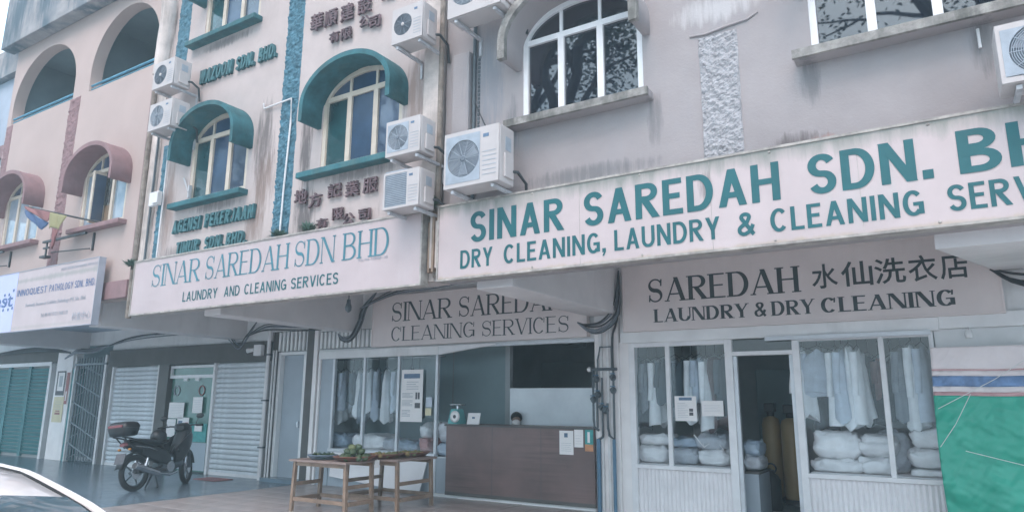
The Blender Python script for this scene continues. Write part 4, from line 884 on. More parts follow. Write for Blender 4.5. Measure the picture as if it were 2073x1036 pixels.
b = MB(); b.add([(-6.80, 0.02, 1.152), (-6.56, 0.02, 1.152), (-6.56, .06, 1.33), (-6.80, .06, 1.33), (-6.80, .035, 1.152), (-6.56, .035, 1.152), (-6.56, .075, 1.33), (-6.80, .075, 1.33)], [(0, 1, 2, 3), (5, 4, 7, 6), (0, 4, 5, 1), (2, 6, 7, 3), (1, 5, 6, 2), (0, 3, 7, 4)]); b.build('card', 'paper', cd); B('print', 'print_blue', -6.70, -6.65, .028, .034, 1.24, 1.27, cd)
# person seated behind the counter, mostly hidden by it
mat('skin', (0.30, 0.19, 0.14), 0.6, 0.08, 6); mat('hair', (0.012, 0.011, 0.011), 0.5, 0.3, 30, 0.4, 60)
pn = thing('person', 'person seated behind the counter, only dark hair and white face mask showing', 'person', (-6.36, .86, .03), rz=R(28))
sk = [(0, .10, .50, .13), (0, .08, .68, .13), (0, .04, .88, .145), (0, .01, 1.0, .10), (0, -.01, 1.06, .055), (0, -.035, 1.13, .075), (0, -.05, 1.20, .085), (0, -.05, 1.265, .055)]
ed = [(i, i + 1) for i in range(7)]; vs = [p[:3] for p in sk]; rd = [p[3] for p in sk]
for s9 in (-1, 1):
    n0 = len(vs); vs += [(s9 * .18, .02, .96), (s9 * .24, -.06, .72), (s9 * .17, -.26, .74), (s9 * .15, -.34, .75)]; rd += [.06, .045, .034, .03]; ed += [(3, n0), (n0, n0 + 1), (n0 + 1, n0 + 2), (n0 + 2, n0 + 3)]
    n0 = len(vs); vs += [(s9 * .10, .05, .50), (s9 * .13, -.33, .48), (s9 * .13, -.30, .09), (s9 * .13, -.40, .05)]; rd += [.09, .065, .045, .04]; ed += [(0, n0), (n0, n0 + 1), (n0 + 1, n0 + 2), (n0 + 2, n0 + 3)]
me = bpy.data.meshes.new('body'); me.from_pydata(vs, ed, []); me.materials.append(M['skin']); bo = link('body', me, pn)
bo.modifiers.new('s', 'SKIN'); bo.modifiers.new('u', 'SUBSURF').levels = 1; bo.modifiers['u'].render_levels = 1
for v, r in zip(me.skin_vertices[0].data, rd): v.radius = (r, r)
me.skin_vertices[0].data[0].use_root = True
b = MB(); b.loft([[V((math.cos(2 * math.pi * i / 18) * w_, y + math.sin(2 * math.pi * i / 18) * dp, z)) for i in range(18)] for y, z, w_, dp in ((.10, .46, .17, .15), (.08, .66, .165, .15), (.05, .86, .19, .16), (.02, .97, .20, .13), (.01, 1.03, .12, .10), (0, 1.06, .07, .07))]); b.build('shirt', 'cloth_dark', pn)
b = MB(); b.sphere((0, -.035, 1.225), .098, .112, .095, 18, 12); b.v = [(x, y + (.02 if z < 1.2 else 0), max(z, 1.16 + max(0, -y - .02) * .75)) for x, y, z in b.v]; b.build('hair', 'hair', pn)
b = MB(); b.sphere((0, -.105, 1.135), .075, .062, .058, 16, 10); b.build('face_mask', 'paper', pn)
for s9 in (-1, 1): MB().tube([(s9 * .06, -.12, 1.15), (s9 * .088, -.05, 1.165), (s9 * .088, -.01, 1.165)], .004, 5).build('mask_strap', 'paper', pn)
stl = thing('stool', 'plain dark stool behind the counter under the seated person', 'stool', (-6.38, .93, 0)); MB().lathe((0, 0, .40), [(.15, 0), (.17, .01), (.17, .03), (.15, .04)], 20).build('seat', 'black_plastic', stl)
for k in range(4): a = k * 1.571 + .78; MB().cyl((.16 * math.cos(a), .16 * math.sin(a), 0), (.11 * math.cos(a), .11 * math.sin(a), .40), .015, n=8).build('leg', 'chrome', stl)
wb = thing('glass_screen', 'wide pale blue glossy screen standing behind the counter', 'screen')
B('board', 'pale_blue_board', -6.54, -4.50, .93, .97, .6, 1.73, wb); B('board_edge', 'alu', -6.54, -4.50, .92, .98, 1.731, 1.745, wb)
for x in (-6.5, -4.6): B('leg', 'alu', x - .03, x + .03, .92, .98, 0, .6, wb)
cf = thing('ceiling_fan', 'faint dark ceiling fan in the open laundry', 'fan'); MB().cyl((-5.9, 2.6, 2.9), (-5.9, 2.6, 2.55), .03).build('rod', 'chrome', cf)
for k in range(3):
    a = 2.09 * k + .4; b = MB(); b.add([(-5.9 + .1 * math.cos(a - .4), 2.6 + .1 * math.sin(a - .4), 2.55), (-5.9 + .6 * math.cos(a - .1), 2.6 + .6 * math.sin(a - .1), 2.54), (-5.9 + .6 * math.cos(a + .1), 2.6 + .6 * math.sin(a + .1), 2.56), (-5.9 + .1 * math.cos(a + .4), 2.6 + .1 * math.sin(a + .4), 2.56)], [(0, 1, 2, 3)]); b.build('blade', 'door_grey', cf)

# leaning white board below the window
t = MB(); t.add([(-9.75, -.10, .18), (-7.62, -.16, .02), (-7.53, -.05, .60), (-9.78, -.05, .60), (-9.75, -.08, .18), (-7.62, -.14, .02), (-7.53, -.03, .60), (-9.78, -.03, .60)], [(0, 1, 2, 3), (5, 4, 7, 6), (0, 4, 5, 1), (2, 6, 7, 3), (1, 5, 6, 2), (0, 3, 7, 4)])
tag(t.build('leaning_board', 'white_board'), 'white board leaning below the laundry window behind the fruit tables', 'board')

# garments -----------------------------------------------------------------
def garment_mesh(wd, ln, seed, m, trousers=False):
    b = MB(); rings = []; n = 28
    for k in range(12):
        u = k / 11; z = -.06 - ln * u; w_ = wd * (.34 + .66 * min(1, u * 3.2) ** .6) * (1 + .06 * math.sin(seed + u * 6)) if not trousers else wd * (.62 + .1 * u)
        dp = .02 + .035 * min(1, u * 4) ; rg = []
        for i in range(n):
            a = 2 * math.pi * i / n; f = 1 + .30 * u * math.sin(a * 5 + seed * 1.7 + u) * abs(math.sin(a)) + .15 * math.sin(a * 9 + seed)
            rg.append(V((math.cos(a) * w_ / 2 + .012 * math.sin(seed + u * 5), math.sin(a) * dp * f * (1 + u), z - (.05 * math.cos(2 * a) + .03 * math.sin(a * 3 + seed)) * max(0, u - .6) * 2.2 - .05 * abs(math.cos(a)) * (1 - min(1, u * 3.2)))))
        rings.append(rg)
    b.loft(rings)
    if not trousers:
        for s_3 in (-1, 1):
            rs = []
            for k in range(7):
                u = k / 6; c = V((s_3 * (wd * .40 + .05 * u + .01 * math.sin(seed + k)), .01, -.12 - ln * .58 * u)); r = .05 - .012 * u
                rs.append([c + V((r * .8 * math.cos(2 * math.pi * i / 10), r * math.sin(2 * math.pi * i / 10), 0)) for i in range(10)])
            b.loft(rs)
    return b.mesh('fabric', m)
hang = MB(); hang.tube([(0, 0, .10), (.03, 0, .13), (.0, 0, .16), (-.03, 0, .13)], .004, 5); hang.tube([(0, 0, .10), (0, 0, -.02)], .004, 5); hang.tube([(-.2, 0, -.09), (0, 0, -.02), (.2, 0, -.09)], .005, 5)
hang_me = hang.mesh('hanger', 'black_metal')
GM = {}
def garment(x, y, ztop, wd, ln, m, rz, label, group, seed):
    key = (round(wd, 2), round(ln, 2), m, seed % 3)
    if key not in GM: GM[key] = garment_mesh(wd, ln, seed % 3 * 2.1 + wd * 9, m, seed % 5 == 4)
    t = thing('hanging_garment', label, 'garment', (x, y, ztop), group, rz)
    link('fabric', GM[key], t); link('hanger', hang_me, t); return t
def rail(label, x0, x1, y, z):
    o = MB().cyl((x0, y, z), (x1, y, z), .014, n=8).build('clothes_rail', 'chrome'); tag(o, label, 'rail')
rail('clothes rail in the middle laundry window', -10.5, -7.6, .45, 2.30); rail('clothes rail left of the right shop door', -3.9, -2.6, .45, 2.36); rail('clothes rail right of the right shop door', -1.6, -.1, .45, 2.42)
ORD = ['first', 'second', 'third', 'fourth', 'fifth', 'sixth', 'seventh', 'eighth', 'ninth', 'tenth', 'eleventh', 'twelfth', 'thirteenth']
CN = {'cloth_white': 'white', 'cloth_blue': 'pale blue', 'cloth_grey': 'grey', 'cloth_dark': 'dark', 'cloth_brown': 'brown', 'cloth_pink': 'pink'}
def row(spec, y, zt, where, group):
    for i, (x, m, ln, rz, wd) in enumerate(spec):
        garment(x, y + rnd.uniform(-.05, .05), zt + rnd.uniform(-.03, .02), wd, ln, 'cloth_' + m, R(rz), CN['cloth_' + m] + ' garment, ' + ORD[i] + ' from the left ' + where, group, i)
row([(-10.20, 'grey', .70, 112, .36), (-10.04, 'white', .95, 122, .38), (-9.90, 'blue', .74, 108, .40), (-9.72, 'dark', .60, 124, .34), (-9.58, 'white', .86, 116, .38), (-9.42, 'grey', .95, 126, .40), (-9.24, 'white', .74, 104, .40), (-9.10, 'blue', .90, 120, .36), (-8.96, 'dark', .66, 126, .36), (-8.84, 'white', .92, 112, .40), (-8.62, 'blue', .74, 100, .42), (-8.30, 'dark', .7, 118, .40), (-8.10, 'grey', .85, 124, .36)], .36, 2.16, 'in the middle laundry window', 'garments in the middle laundry window')
row([(-3.93, 'dark', .98, 60, .40), (-3.80, 'grey', .70, 80, .34), (-3.66, 'white', .92, 82, .36), (-3.53, 'dark', .62, 70, .36), (-3.36, 'grey', .80, 78, .34), (-3.24, 'dark', .66, 64, .40), (-3.11, 'white', .88, 84, .40), (-2.99, 'blue', .62, 74, .38), (-2.90, 'white', .96, 84, .32), (-2.78, 'brown', .98, 56, .44), (-2.66, 'dark', .8, 72, .40)], .34, 2.20, 'left of the right shop door', 'garments left of the right shop door')
row([(-1.64, 'white', .88, 40, .30), (-1.45, 'blue', .58, 12, .42), (-1.24, 'white', .95, 72, .40), (-1.16, 'blue', .88, 76, .42), (-1.07, 'white', .99, 78, .40), (-.98, 'white', .92, 82, .42)], .34, 2.28, 'right of the right shop door', 'pale shirts right of the right shop door')
row([(-.92, 'dark', .9, 66, .44), (-.80, 'pink', .5, 70, .30), (-.66, 'dark', .8, 70, .44), (-1.5, 'dark', 1.0, 60, .44)], 1.0, 2.2, 'deep behind the pale shirts', 'garments deep in the right-hand window')
row([(-.50, 'grey', .85, 68, .36), (-.38, 'white', 1.02, 76, .36), (-.27, 'blue', .9, 72, .38)], .32, 2.28, 'at the tarpaulin end of the window', 'garments at the tarpaulin end')

# laundry bundles ----------------------------------------------------------
def bundle_mesh(sx, sy, sz, seed, m):
    b = MB(); rings = []; n, k = 44, 22; sg = lambda c, e: math.copysign(abs(c) ** e, c)
    for j in range(k + 1):
        t_ = math.pi * j / k - math.pi / 2; rg = []
        for i in range(n):
            a = 2 * math.pi * i / n; p = V((sg(math.cos(a), .42) * sg(max(.004, math.cos(t_)), .45) * sx / 2, sg(math.sin(a), .42) * sg(max(.004, math.cos(t_)), .45) * sy / 2, (sg(math.sin(t_), .8) + 1) * sz / 2))
            q = noise.noise((p.x * 7 + seed, p.y * 7, p.z * 9)) * .045 + noise.noise((p.x * 17, p.y * 17 + seed, p.z * 24)) * .022 + (abs(noise.noise((p.x * 26 + seed, p.y * 26, p.z * 40))) - .25) * .022
            rg.append(p + V((p.x, p.y, 0)).normalized() * q + V((0, 0, q * .8 * (p.z > .03))))
        rings.append(rg)
    b.loft(rings); return b.mesh('laundry_bundle', m)
BM = {}
def bundle(x, y, z, sx, sy, sz, m, label, rz=0, seed=0):
    key = (sx, sy, sz, m, seed)
    if key not in BM: BM[key] = bundle_mesh(sx, sy, sz, seed, m)
    o = link('laundry_bundle', BM[key], loc=(x, y, z)); o.rotation_euler.z = rz; return tag(o, label, 'laundry bundle', 'plastic wrapped laundry bundles')
def shelf(label, x0, x1, y0, y1, z):
    t = thing('display_shelf', label, 'shelf'); B('board', 'white_board', x0, x1, y0, y1, z - .03, z, t, bev=.004)
    for x in (x0 + .05, x1 - .05): B('leg', 'white_board', x - .02, x + .02, y0 + .05, y0 + .09, 0, z - .031, t)
shelf('low display shelf behind the glass left of the right shop door', -3.98, -2.50, .10, .75, .68); shelf('low display shelf behind the glass right of the right shop door', -1.60, -.1, .10, .75, .68); shelf('low display shelf in the middle laundry window', -10.5, -7.5, .10, .75, .66)
bundle(-3.70, .38, .68, .46, .5, .25, 'bundle_white', 'plump bundle low in the leftmost pane of the right shop', .0, 1)
bundle(-3.68, .40, .92, .52, .48, .15, 'bundle_white', 'flat white bundle on top in the leftmost pane of the right shop', .15, 2)
bundle(-3.25, .36, .68, .42, .46, .22, 'bundle_grey', 'grey strapped bundle below the blue headed notice', 0, 3)
bundle(-3.26, .40, .90, .40, .44, .13, 'bundle_blue', 'flat blue bundle on the grey strapped bundle', .1, 4)
bundle(-2.84, .36, .68, .42, .46, .22, 'bundle_white', 'white bundle low beside the left door post', 0, 5)
t = bundle(-2.87, .42, .88, .46, .44, .22, 'bundle_grey', 'grey bundle with crossed white ribbon beside the left door post', -.1, 6)
for pts in ([(-.21, -.205, .20), (-.07, -.215, .04), (.10, -.21, .15), (.2, -.2, .02)], [(-.07, -.218, .05), (-.15, -.1, .225)], [(.1, -.212, .14), (.05, -.05, .23)]):
    o = MB().tube(pts, .009, 5).build('ribbon', 'paper', t)
bundle(-1.30, .36, .68, .62, .5, .17, 'bundle_white', 'flat white bundle under the taller one right of the door', 0, 7)
bundle(-1.30, .38, .83, .56, .48, .34, 'bundle_white', 'tallest white bundle nearest the right door post', .05, 8)
bundle(-.86, .36, .68, .40, .5, .21, 'bundle_white', 'lower white bundle left of the slim window post', 0, 9)
bundle(-.84, .38, .88, .42, .48, .26, 'bundle_white', 'upper white bundle left of the slim window post', -.05, 10)
bundle(-.70, .62, .68, .40, .4, .5, 'bundle_grey', 'grey bundle in shade behind the slim window post', 0, 11)
bundle(-.30, .34, .68, .44, .5, .09, 'bundle_white', 'thin flat bundle lowest by the green tarpaulin', 0, 12)
bundle(-.31, .35, .77, .42, .5, .24, 'bundle_white', 'middle bundle of the stack by the green tarpaulin', .04, 13)
bundle(-.29, .36, 1.0, .38, .48, .22, 'bundle_white', 'topmost bundle of the stack by the green tarpaulin', -.03, 14)
bundle(-9.95, .40, .66, .60, .5, .26, 'bundle_blue', 'dark blue bundle in the left pane of the middle laundry', 0, 15)
bundle(-9.15, .40, .66, .80, .5, .26, 'bundle_white', 'broad pale bundle in the centre pane of the middle laundry', 0, 16)
bundle(-8.62, .42, .66, .40, .5, .20, 'bundle_grey', 'grey bundle behind the second window post of the middle laundry', 0, 17)
bundle(-8.25, .40, .66, .50, .5, .18, 'bundle_blue', 'blue bundle under the tall white poster', 0, 18)
bundle(-7.82, .40, .66, .24, .5, .24, 'cloth_pink', 'pink folded laundry at the foot of the window by the counter', 0, 19)
bundle(-7.82, .40, .89, .24, .5, .26, 'bundle_white', 'white folded laundry stacked over the pink one by the counter', 0, 20)
bundle(-7.28, .22, .62, .26, .4, .22, 'bundle_blue', 'blue bundle on the shelf at the left end of the counter', 0, 21)
bundle(-7.28, .22, .83, .26, .4, .36, 'bundle_grey', 'grey clear plastic bundle at the left end of the counter', 0, 22)
st = thing('side_cabinet', 'narrow dull cabinet between window and counter', 'cabinet'); B('carcass', 'door_grey', -7.41, -7.16, .0, .5, .047, .60, st); B('cabinet_top', 'alu', -7.41, -7.16, -.01, .5, .601, .618, st)

# things inside the right shop door
def tank(x, y, z0, h, r, label, tall=True):
    t = thing('filter_tank', label, 'tank')
    MB().lathe((x, y, z0), [(r * .6, 0), (r * .95, .03), (r, .1), (r, h - .12), (r * .85, h - .04), (r * .4, h)], 24).build('vessel', 'tan_tank', t)
    b = MB(); b.cyl((x, y, z0 + h), (x, y, z0 + h + .07), r * .42, n=14); b.bbox(x - r * .6, x + r * .6, y - r * .6, y + r * .5, z0 + h + .06, z0 + h + .2, .02); b.build('valve_head', 'black_plastic', t)
    MB().lathe((x, y, z0 - .05), [(r * 1.02, 0), (r * 1.02, .06), (r * .7, .1)], 20).build('foot', 'black_plastic', t); return t
tank(-2.10, 1.75, .12, 1.18, .155, 'tall tan cylinder tank on the right inside the shop doorway'); tank(-2.42, 1.9, .12, 1.2, .135, 'tan cylinder tank on the left inside the shop doorway')
bx = thing('black_canister', 'dark canister on the floor before the left tan tank', 'canister'); MB().lathe((-2.38, 1.5, 0), [(.12, 0), (.13, .05), (.13, .42), (.08, .5), (.05, .52), (.05, .56)], 18).build('canister_body', 'black_plastic', bx); MB().torus((-2.38, 1.5, .58), .07, .012, 'y', 16, 6).build('handle', 'black_plastic', bx)
st = thing('door_side_cabinet', 'blue grey low cabinet just inside the right shop door', 'cabinet'); B('carcass', 'door_grey', -2.46, -2.27, .25, .9, 0, .60, st); B('cabinet_top', 'dark_post', -2.47, -2.25, .24, .9, .601, .63, st)
bundle(-2.36, .55, .631, .22, .5, .2, 'bundle_grey', 'grey bundle on the cabinet inside the door', 0, 23); bundle(-2.36, .55, .82, .22, .5, .2, 'bundle_blue', 'bluish bundle on top of the grey one inside the door', 0, 24)

# green tarpaulin ----------------------------------------------------------
tp = thing('tarpaulin', 'green tarpaulin with white, blue and red bands hung beside the right shop window', 'tarpaulin')
def tdisp(x, z):
    u = x + .17; a = noise.noise((x * 2.2, z * 1.2, 3)) * .07 + noise.noise((x * 5 + z * 3, z * 5 - x * 2, 9)) * .03
    a += .035 * (abs(noise.noise((u * 11 + (2.1 - z) * 8, (z + u) * 1.1, 5))) - .2) * (.35 + math.exp(-u * 2.0)) + .03 * math.sin(z * 7.5 + .6 * math.sin(x * 2)) * min(1, max(0, 1.5 - z)) + .012 * noise.noise((x * 14 + z * 9, z * 14, 2))
    return -.22 + a * min(1, (2.2 - z) * 1.5 + .15) - .04 * max(0, 1.3 - z)
def tband(nm, m, z0, z1, dz=.018):
    nx, nz_ = 110, max(2, int((z1 - z0) / dz)); vs = []
    for j in range(nz_ + 1):
        for i in range(nx + 1):
            z = z0 + (z1 - z0) * j / nz_; x = -.17 - .03 * math.sin((2.14 - z) * 1.5) + 2.9 * i / nx; s_4 = .012 * math.sin(x * 4) * (.3 + x)
            vs.append((x, tdisp(x, z), z - s_4 * (z < 2.0)))
    b = MB(); n = nx + 1; b.add(vs, [(j * n + i, j * n + i + 1, (j + 1) * n + i + 1, (j + 1) * n + i) for j in range(nz_) for i in range(nx)], True); o = b.build(nm, m, tp); md = o.modifiers.new('t', 'SOLIDIFY'); md.thickness = .004; return o
for nm, m, a, c in (('white_band', 'tarp_white', 1.895, 2.14), ('red_line', 'tarp_red', 1.878, 1.895), ('white_band', 'tarp_white', 1.82, 1.878), ('blue_stripe', 'tarp_blue', 1.705, 1.82), ('white_band', 'tarp_white', 1.645, 1.705), ('red_line', 'tarp_red', 1.605, 1.645), ('green_field', 'tarp_green', .02, 1.605)): tband(nm, m, a, c)
for i, (p, q) in enumerate([((-.16, -.31, 1.46), (.95, -.30, 2.16)), ((-.18, -.30, 1.05), (.16, -.30, 1.62)), ((.05, -.36, 1.02), (1.4, -.36, .88))]):
    o = MB().tube([p, ((p[0] + q[0]) / 2, -.34, (p[2] + q[2]) / 2 - (.10 if i == 2 else .035)), q], .004, 5).build('rope', 'rope'); tag(o, ['white rope slanting across the striped top of the tarpaulin', 'short white rope tying the tarpaulin to the window post', 'slack white string across the lower green tarpaulin'][i], 'rope')
lm = thing('spot_lamp', 'small unlit white lamp under the fascia above the tarpaulin', 'lamp'); MB().lathe((.22, -.12, 2.27), [(.02, .06), (.035, .03), (.04, -.02), (.03, -.03)], 14).build('lamp_head', 'bulb', lm); MB().cyl((.22, -.12, 2.32), (.22, -.06, 2.37), .01).build('lamp_arm', 'pipe_white', lm)
cm = thing('security_camera', 'white box camera on the pole above the right shutter', 'camera'); B('camera_box', 'pipe_white', -11.98, -11.76, -.22, -.12, 2.40, 2.62, cm, bev=.01); b = MB(); b.cyl((-11.99, -.2, 2.52), (-12.12, -.26, 2.50), .035, .05); b.build('lens_hood', 'pipe_white', cm)
MB().cyl((-11.87, -.12, 2.5), (-11.87, -.0, 2.5), .02).build('mount', 'pipe_white', cm)
bl = thing('hanging_bulb', 'bulb hanging from the white sign over the stair door beam', 'lamp'); MB().cyl((-6.97, -2.6, 3.6), (-6.97, -2.6, 2.86), .008, n=6).build('cord', 'cable_black', bl); b = MB(); b.lathe((-6.97, -2.6, 2.76), [(.01, -.06), (.04, -.03), (.045, .02), (.03, .07), (.025, .12)], 14); b.build('lamp_holder', 'pipe_grey', bl)

# pole, pipes, meters, cables ----------------------------------------------
pl = thing('white_pole', 'slim white pipe running up beside the right roller shutter', 'pipe'); MB().cyl((-11.63, -.12, 0), (-11.63, -.12, 2.9), .04, n=12).build('pipe_run', 'pipe_white', pl)
for z in (.6, 1.5, 2.4): B('clip', 'pipe_grey', -11.69, -11.57, -.17, -.0, z, z + .03, pl)
p2 = thing('twin_pipes', 'pair of thin white pipes left of the stair door', 'pipe')
for x in (-11.50, -11.42): MB().cyl((x, -.10, .02), (x, -.10, 2.5), .018).build('pipe_run', 'pipe_white', p2)
wm = thing('water_meters', 'cluster of dark water pipes and meters on the white column', 'water meter')
def pipe(pts, r=.014, m='pipe_grey', nm='pipe'): MB().tube(pts, r * 1.3, 8).build(nm, m, wm)
yb = -.14
pipe([(-4.47, yb, 1.98), (-4.06, yb, 1.98)], .016); pipe([(-4.36, yb, 2.0), (-4.36, yb, 2.12), (-4.32, yb, 2.30), (-4.14, yb, 2.30), (-4.14, yb, 2.0)], .011)
for x, z0, z1 in ((-4.44, 1.25, 1.97), (-4.38, 1.15, 1.97), (-4.30, 1.1, 1.86), (-4.22, 1.15, 1.5), (-4.12, 1.1, 1.97)): pipe([(x, yb, z0), (x, yb, z1)], .013)
pipe([(-4.44, yb, 1.26), (-4.43, yb, 1.16), (-4.36, yb, 1.12)]); pipe([(-4.30, yb, 1.11), (-4.30, yb, 1.03), (-4.37, yb, .99)]); pipe([(-4.22, yb, 1.16), (-4.2, yb, 1.05), (-4.12, yb, 1.0), (-4.12, yb, 1.1)])
pipe([(-4.37, yb, 1.0), (-4.37, yb, 0.01)], .024, 'pipe_blue'); pipe([(-4.13, yb, 1.0), (-4.13, yb, 0.01)], .02, 'pipe_blue')
for x, z in ((-4.43, 1.55), (-4.36, 1.62), (-4.30, 1.44), (-4.12, 1.68), (-4.12, 1.86), (-4.38, 1.84), (-4.24, 1.40)):
    b = MB(); b.sphere((x, yb - .01, z), .045, .045, .052, 12, 8); b.cyl((x, yb - .02, z), (x, yb - .075, z + .01), .028, n=12); b.build('meter', 'pipe_grey', wm)
    MB().cyl((x - .04, yb - .03, z + .055), (x + .04, yb - .03, z + .055), .008, n=6).build('valve_lever', 'pipe_blue', wm)
MB().sphere((-4.50, yb, 1.98), .035).build('tap_end', 'pipe_white', wm)
def cable(label, pts, r=.012, m='cable_grey', n=3, name='cable_bundle'):
    t = thing(name, label, 'cable')
    for k in range(n):
        o = V((rnd.uniform(-.05, .05), rnd.uniform(-.04, .04), rnd.uniform(-.08, .05))); q = [V(p) + o * (0 < i < len(pts) - 1) for i, p in enumerate(pts)]
        fine = []
        for i in range(len(q) - 1):
            p0, p1, p2_, p3 = q[max(0, i - 1)], q[i], q[i + 1], q[min(len(q) - 1, i + 2)]
            for u in (0, .25, .5, .75): fine.append(.5 * ((2 * p1) + (p2_ - p0) * u + (2 * p0 - 5 * p1 + 4 * p2_ - p3) * u * u + (3 * p1 - p0 - 3 * p2_ + p3) * u ** 3))
        fine.append(q[-1]); MB().tube(fine, r, 6).build('cable', m if k % 3 else 'cable_black', t)
cable('thick drooping cables round the beam end above the white column', [(-4.60, -.30, 2.66), (-4.42, -.28, 2.58), (-4.2, -.25, 2.62), (-4.02, -.2, 2.85), (-3.98, -.18, 3.4)], .012, n=9)
cable('black cable running down the right edge of the white column', [(-4.0, -.16, 3.2), (-4.02, -.14, 2.7), (-4.10, -.14, 2.45), (-4.12, -.14, 2.0)], .014, 'cable_black', 2)
cable('tangled cables at the end of the beam beside the hanging bulb', [(-9.5, -.32, 2.72), (-9.36, -.3, 2.62), (-9.2, -.25, 2.68), (-9.05, -.22, 2.95), (-8.98, -.2, 3.2), (-8.7, -.2, 3.45)], .010, n=12)
cable('cables strung under the white sign towards the grey arcade sign', [(-9.0, -.3, 3.15), (-8.2, -.25, 3.42), (-7.2, -.25, 3.46), (-6.0, -.25, 3.52)], .009, n=7)
cable('cables along the wall above the stair door', [(-12.4, -.12, 2.80), (-11.8, -.12, 2.98), (-11.2, -.12, 2.96), (-10.5, -.12, 2.92), (-9.7, -.14, 2.85)], .009, n=9)
cable('grey cables sagging over the shutter fascia', [(-17.7, -.10, 2.80), (-16.6, -.10, 2.98), (-15.0, -.10, 3.02), (-13.4, -.10, 3.0), (-12.9, -.16, 2.86), (-12.55, -.14, 2.62), (-12.35, -.12, 2.8), (-12.1, -.10, 3.1)], .012, n=3)
cable('cables bunched at the top corner of the folding gate', [(-19.5, -.18, 2.55), (-18.9, -.2, 2.72), (-18.3, -.2, 2.70), (-17.9, -.16, 2.76), (-17.55, -.13, 2.82)], .016, n=9)
cable('dark cables along the wall over the green louvred doors', [(-24, -.12, 2.75), (-22, -.12, 2.84), (-20.5, -.12, 2.82), (-19.4, -.12, 2.70)], .02, 'cable_black', 4)
cable('loose cables under the right end of the soffit', [(.5, -.14, 3.0), (.8, -.16, 2.86), (1.4, -.16, 2.82), (2.2, -.16, 2.9)], .016, 'cable_black', 4)
cable('thin wire crossing the wall above the big air conditioner', [(-4.44, -3.23, 4.95), (-4.2, -3.23, 4.62), (-4.12, -3.30, 4.42)], .006, 'cable_black', 1)

# fruit tables --------------------------------------------------------------
def table(label, x0, x1, y0, y1, h):
    t = thing('trestle_table', label, 'table')
    n = 3
    for i in range(n): ya = y0 + (y1 - y0) * i / n; B('plank', 'table_top', x0, x1, ya + .003, ya + (y1 - y0) / n - .003, h - .028 + rnd.uniform(-.002, .002), h, t)
    for x in (x0 + .07, x1 - .07):
        for y in (y0 + .07, y1 - .07):
            b = MB(); l = .024; s_5 = .03 * (1 if x > (x0 + x1) / 2 else -1); b.add([(x + a * l + (s_5 if k == 0 else 0), y + c * l, z) for k, z in enumerate((0.0, h - .029)) for a, c in ((-1, -1), (1, -1), (1, 1), (-1, 1))], [(0, 3, 2, 1), (4, 5, 6, 7), (0, 1, 5, 4), (1, 2, 6, 5), (2, 3, 7, 6), (3, 0, 4, 7)]); b.build('leg', 'wood', t)
        B('side_rail', 'wood', x - .015, x + .015, y0 + .1, y1 - .1, h - .36, h - .31, t)
    for y in (y0 + .07, y1 - .07):
        B('apron', 'wood', x0 + .1, x1 - .1, y - .012, y + .012, h - .085, h - .03, t); B('stretcher', 'wood', x0 + .06, x1 - .06, y - .014, y + .014, .14, .19, t)
    B('side_rail', 'wood', x0 + .0, x0 + .07, y0 + .1, y1 - .1, .13, .18, t); B('side_rail', 'wood', x1 - .07, x1, y0 + .1, y1 - .1, .13, .18, t)
    return t
table('low wooden trestle table in front, with the grey tray of herbs', -8.10, -6.98, -2.48, -1.84, .70); table('low wooden trestle table nearer the shop, behind the herb table', -7.80, -6.70, -1.76, -.86, .70)
def tray(label, x, y, rx, ry, m, rz=0):
    b = MB(); b.lathe((0, 0, 0), [(.01, .006), (.72, .006), (.95, .055), (1.0, .062), (.98, .07), (.92, .06), (.70, .018), (.01, .018)], 28)
    b.v = [(p[0] * rx, p[1] * ry, p[2]) for p in b.v]; o = b.build('fruit_tray', m); o.location = (x, y, .70); o.rotation_euler.z = rz; return tag(o, label, 'tray')
TR = [('grey oval tray of green herbs at the left of the tables', -7.66, -2.26, .22, .17, 'tray_blue', .5), ('big brown oval tray heaped with green mangoes', -7.12, -2.18, .30, .22, 'tray_brown', .9), ('brown oval tray with small yellow green fruit', -7.10, -1.60, .28, .20, 'tray_brown', 1.0), ('brown oval tray at the right end with yellowing fruit', -7.02, -1.10, .30, .20, 'tray_brown', 1.0)]
for a in TR: tray(*a)
FM = {}
def fruit(x, y, z, r, m, nm, label, group, rz, el=1.35):
    if (nm, m) not in FM:
        b = MB(); rings = []
        for k in range(9):
            t_ = math.pi * k / 8; q = max(.02, math.sin(t_)) * (1 + .12 * math.cos(t_)); rings.append([V((-el * math.cos(t_), q * math.cos(2 * math.pi * i / 12), q * math.sin(2 * math.pi * i / 12) + .1 * math.sin(t_))) for i in range(12)])
        b.loft(rings); b.cyl((el * .98, 0, 0), (el * 1.15, 0, .05), .08, .05, 6); FM[(nm, m)] = b.mesh(nm, m)
    o = link(nm, FM[(nm, m)], loc=(x, y, z)); o.scale = (r, r, r); o.rotation_euler = (rnd.uniform(-.4, .4), rnd.uniform(-.5, .5), rz); tag(o, label, 'fruit', group)
for i in range(13):
    lay = i >= 8; a = i * 2.4; q = (.10 if lay else .18); fruit(-7.12 + q * math.cos(a), -2.18 + q * .8 * math.sin(a), .745 + .075 * lay, rnd.uniform(.045, .056), 'fruit_green', 'mango', 'green mango in the big brown tray', 'green mangoes in the big brown tray', a)
for i in range(4): fruit(-7.14 + .07 * math.cos(i * 1.6), -2.16 + .06 * math.sin(i * 1.6), .875, .045, 'fruit_lime' if i % 2 else 'fruit_green', 'mango', 'mango on top of the heap in the big brown tray', 'mangoes topping the heap', i)
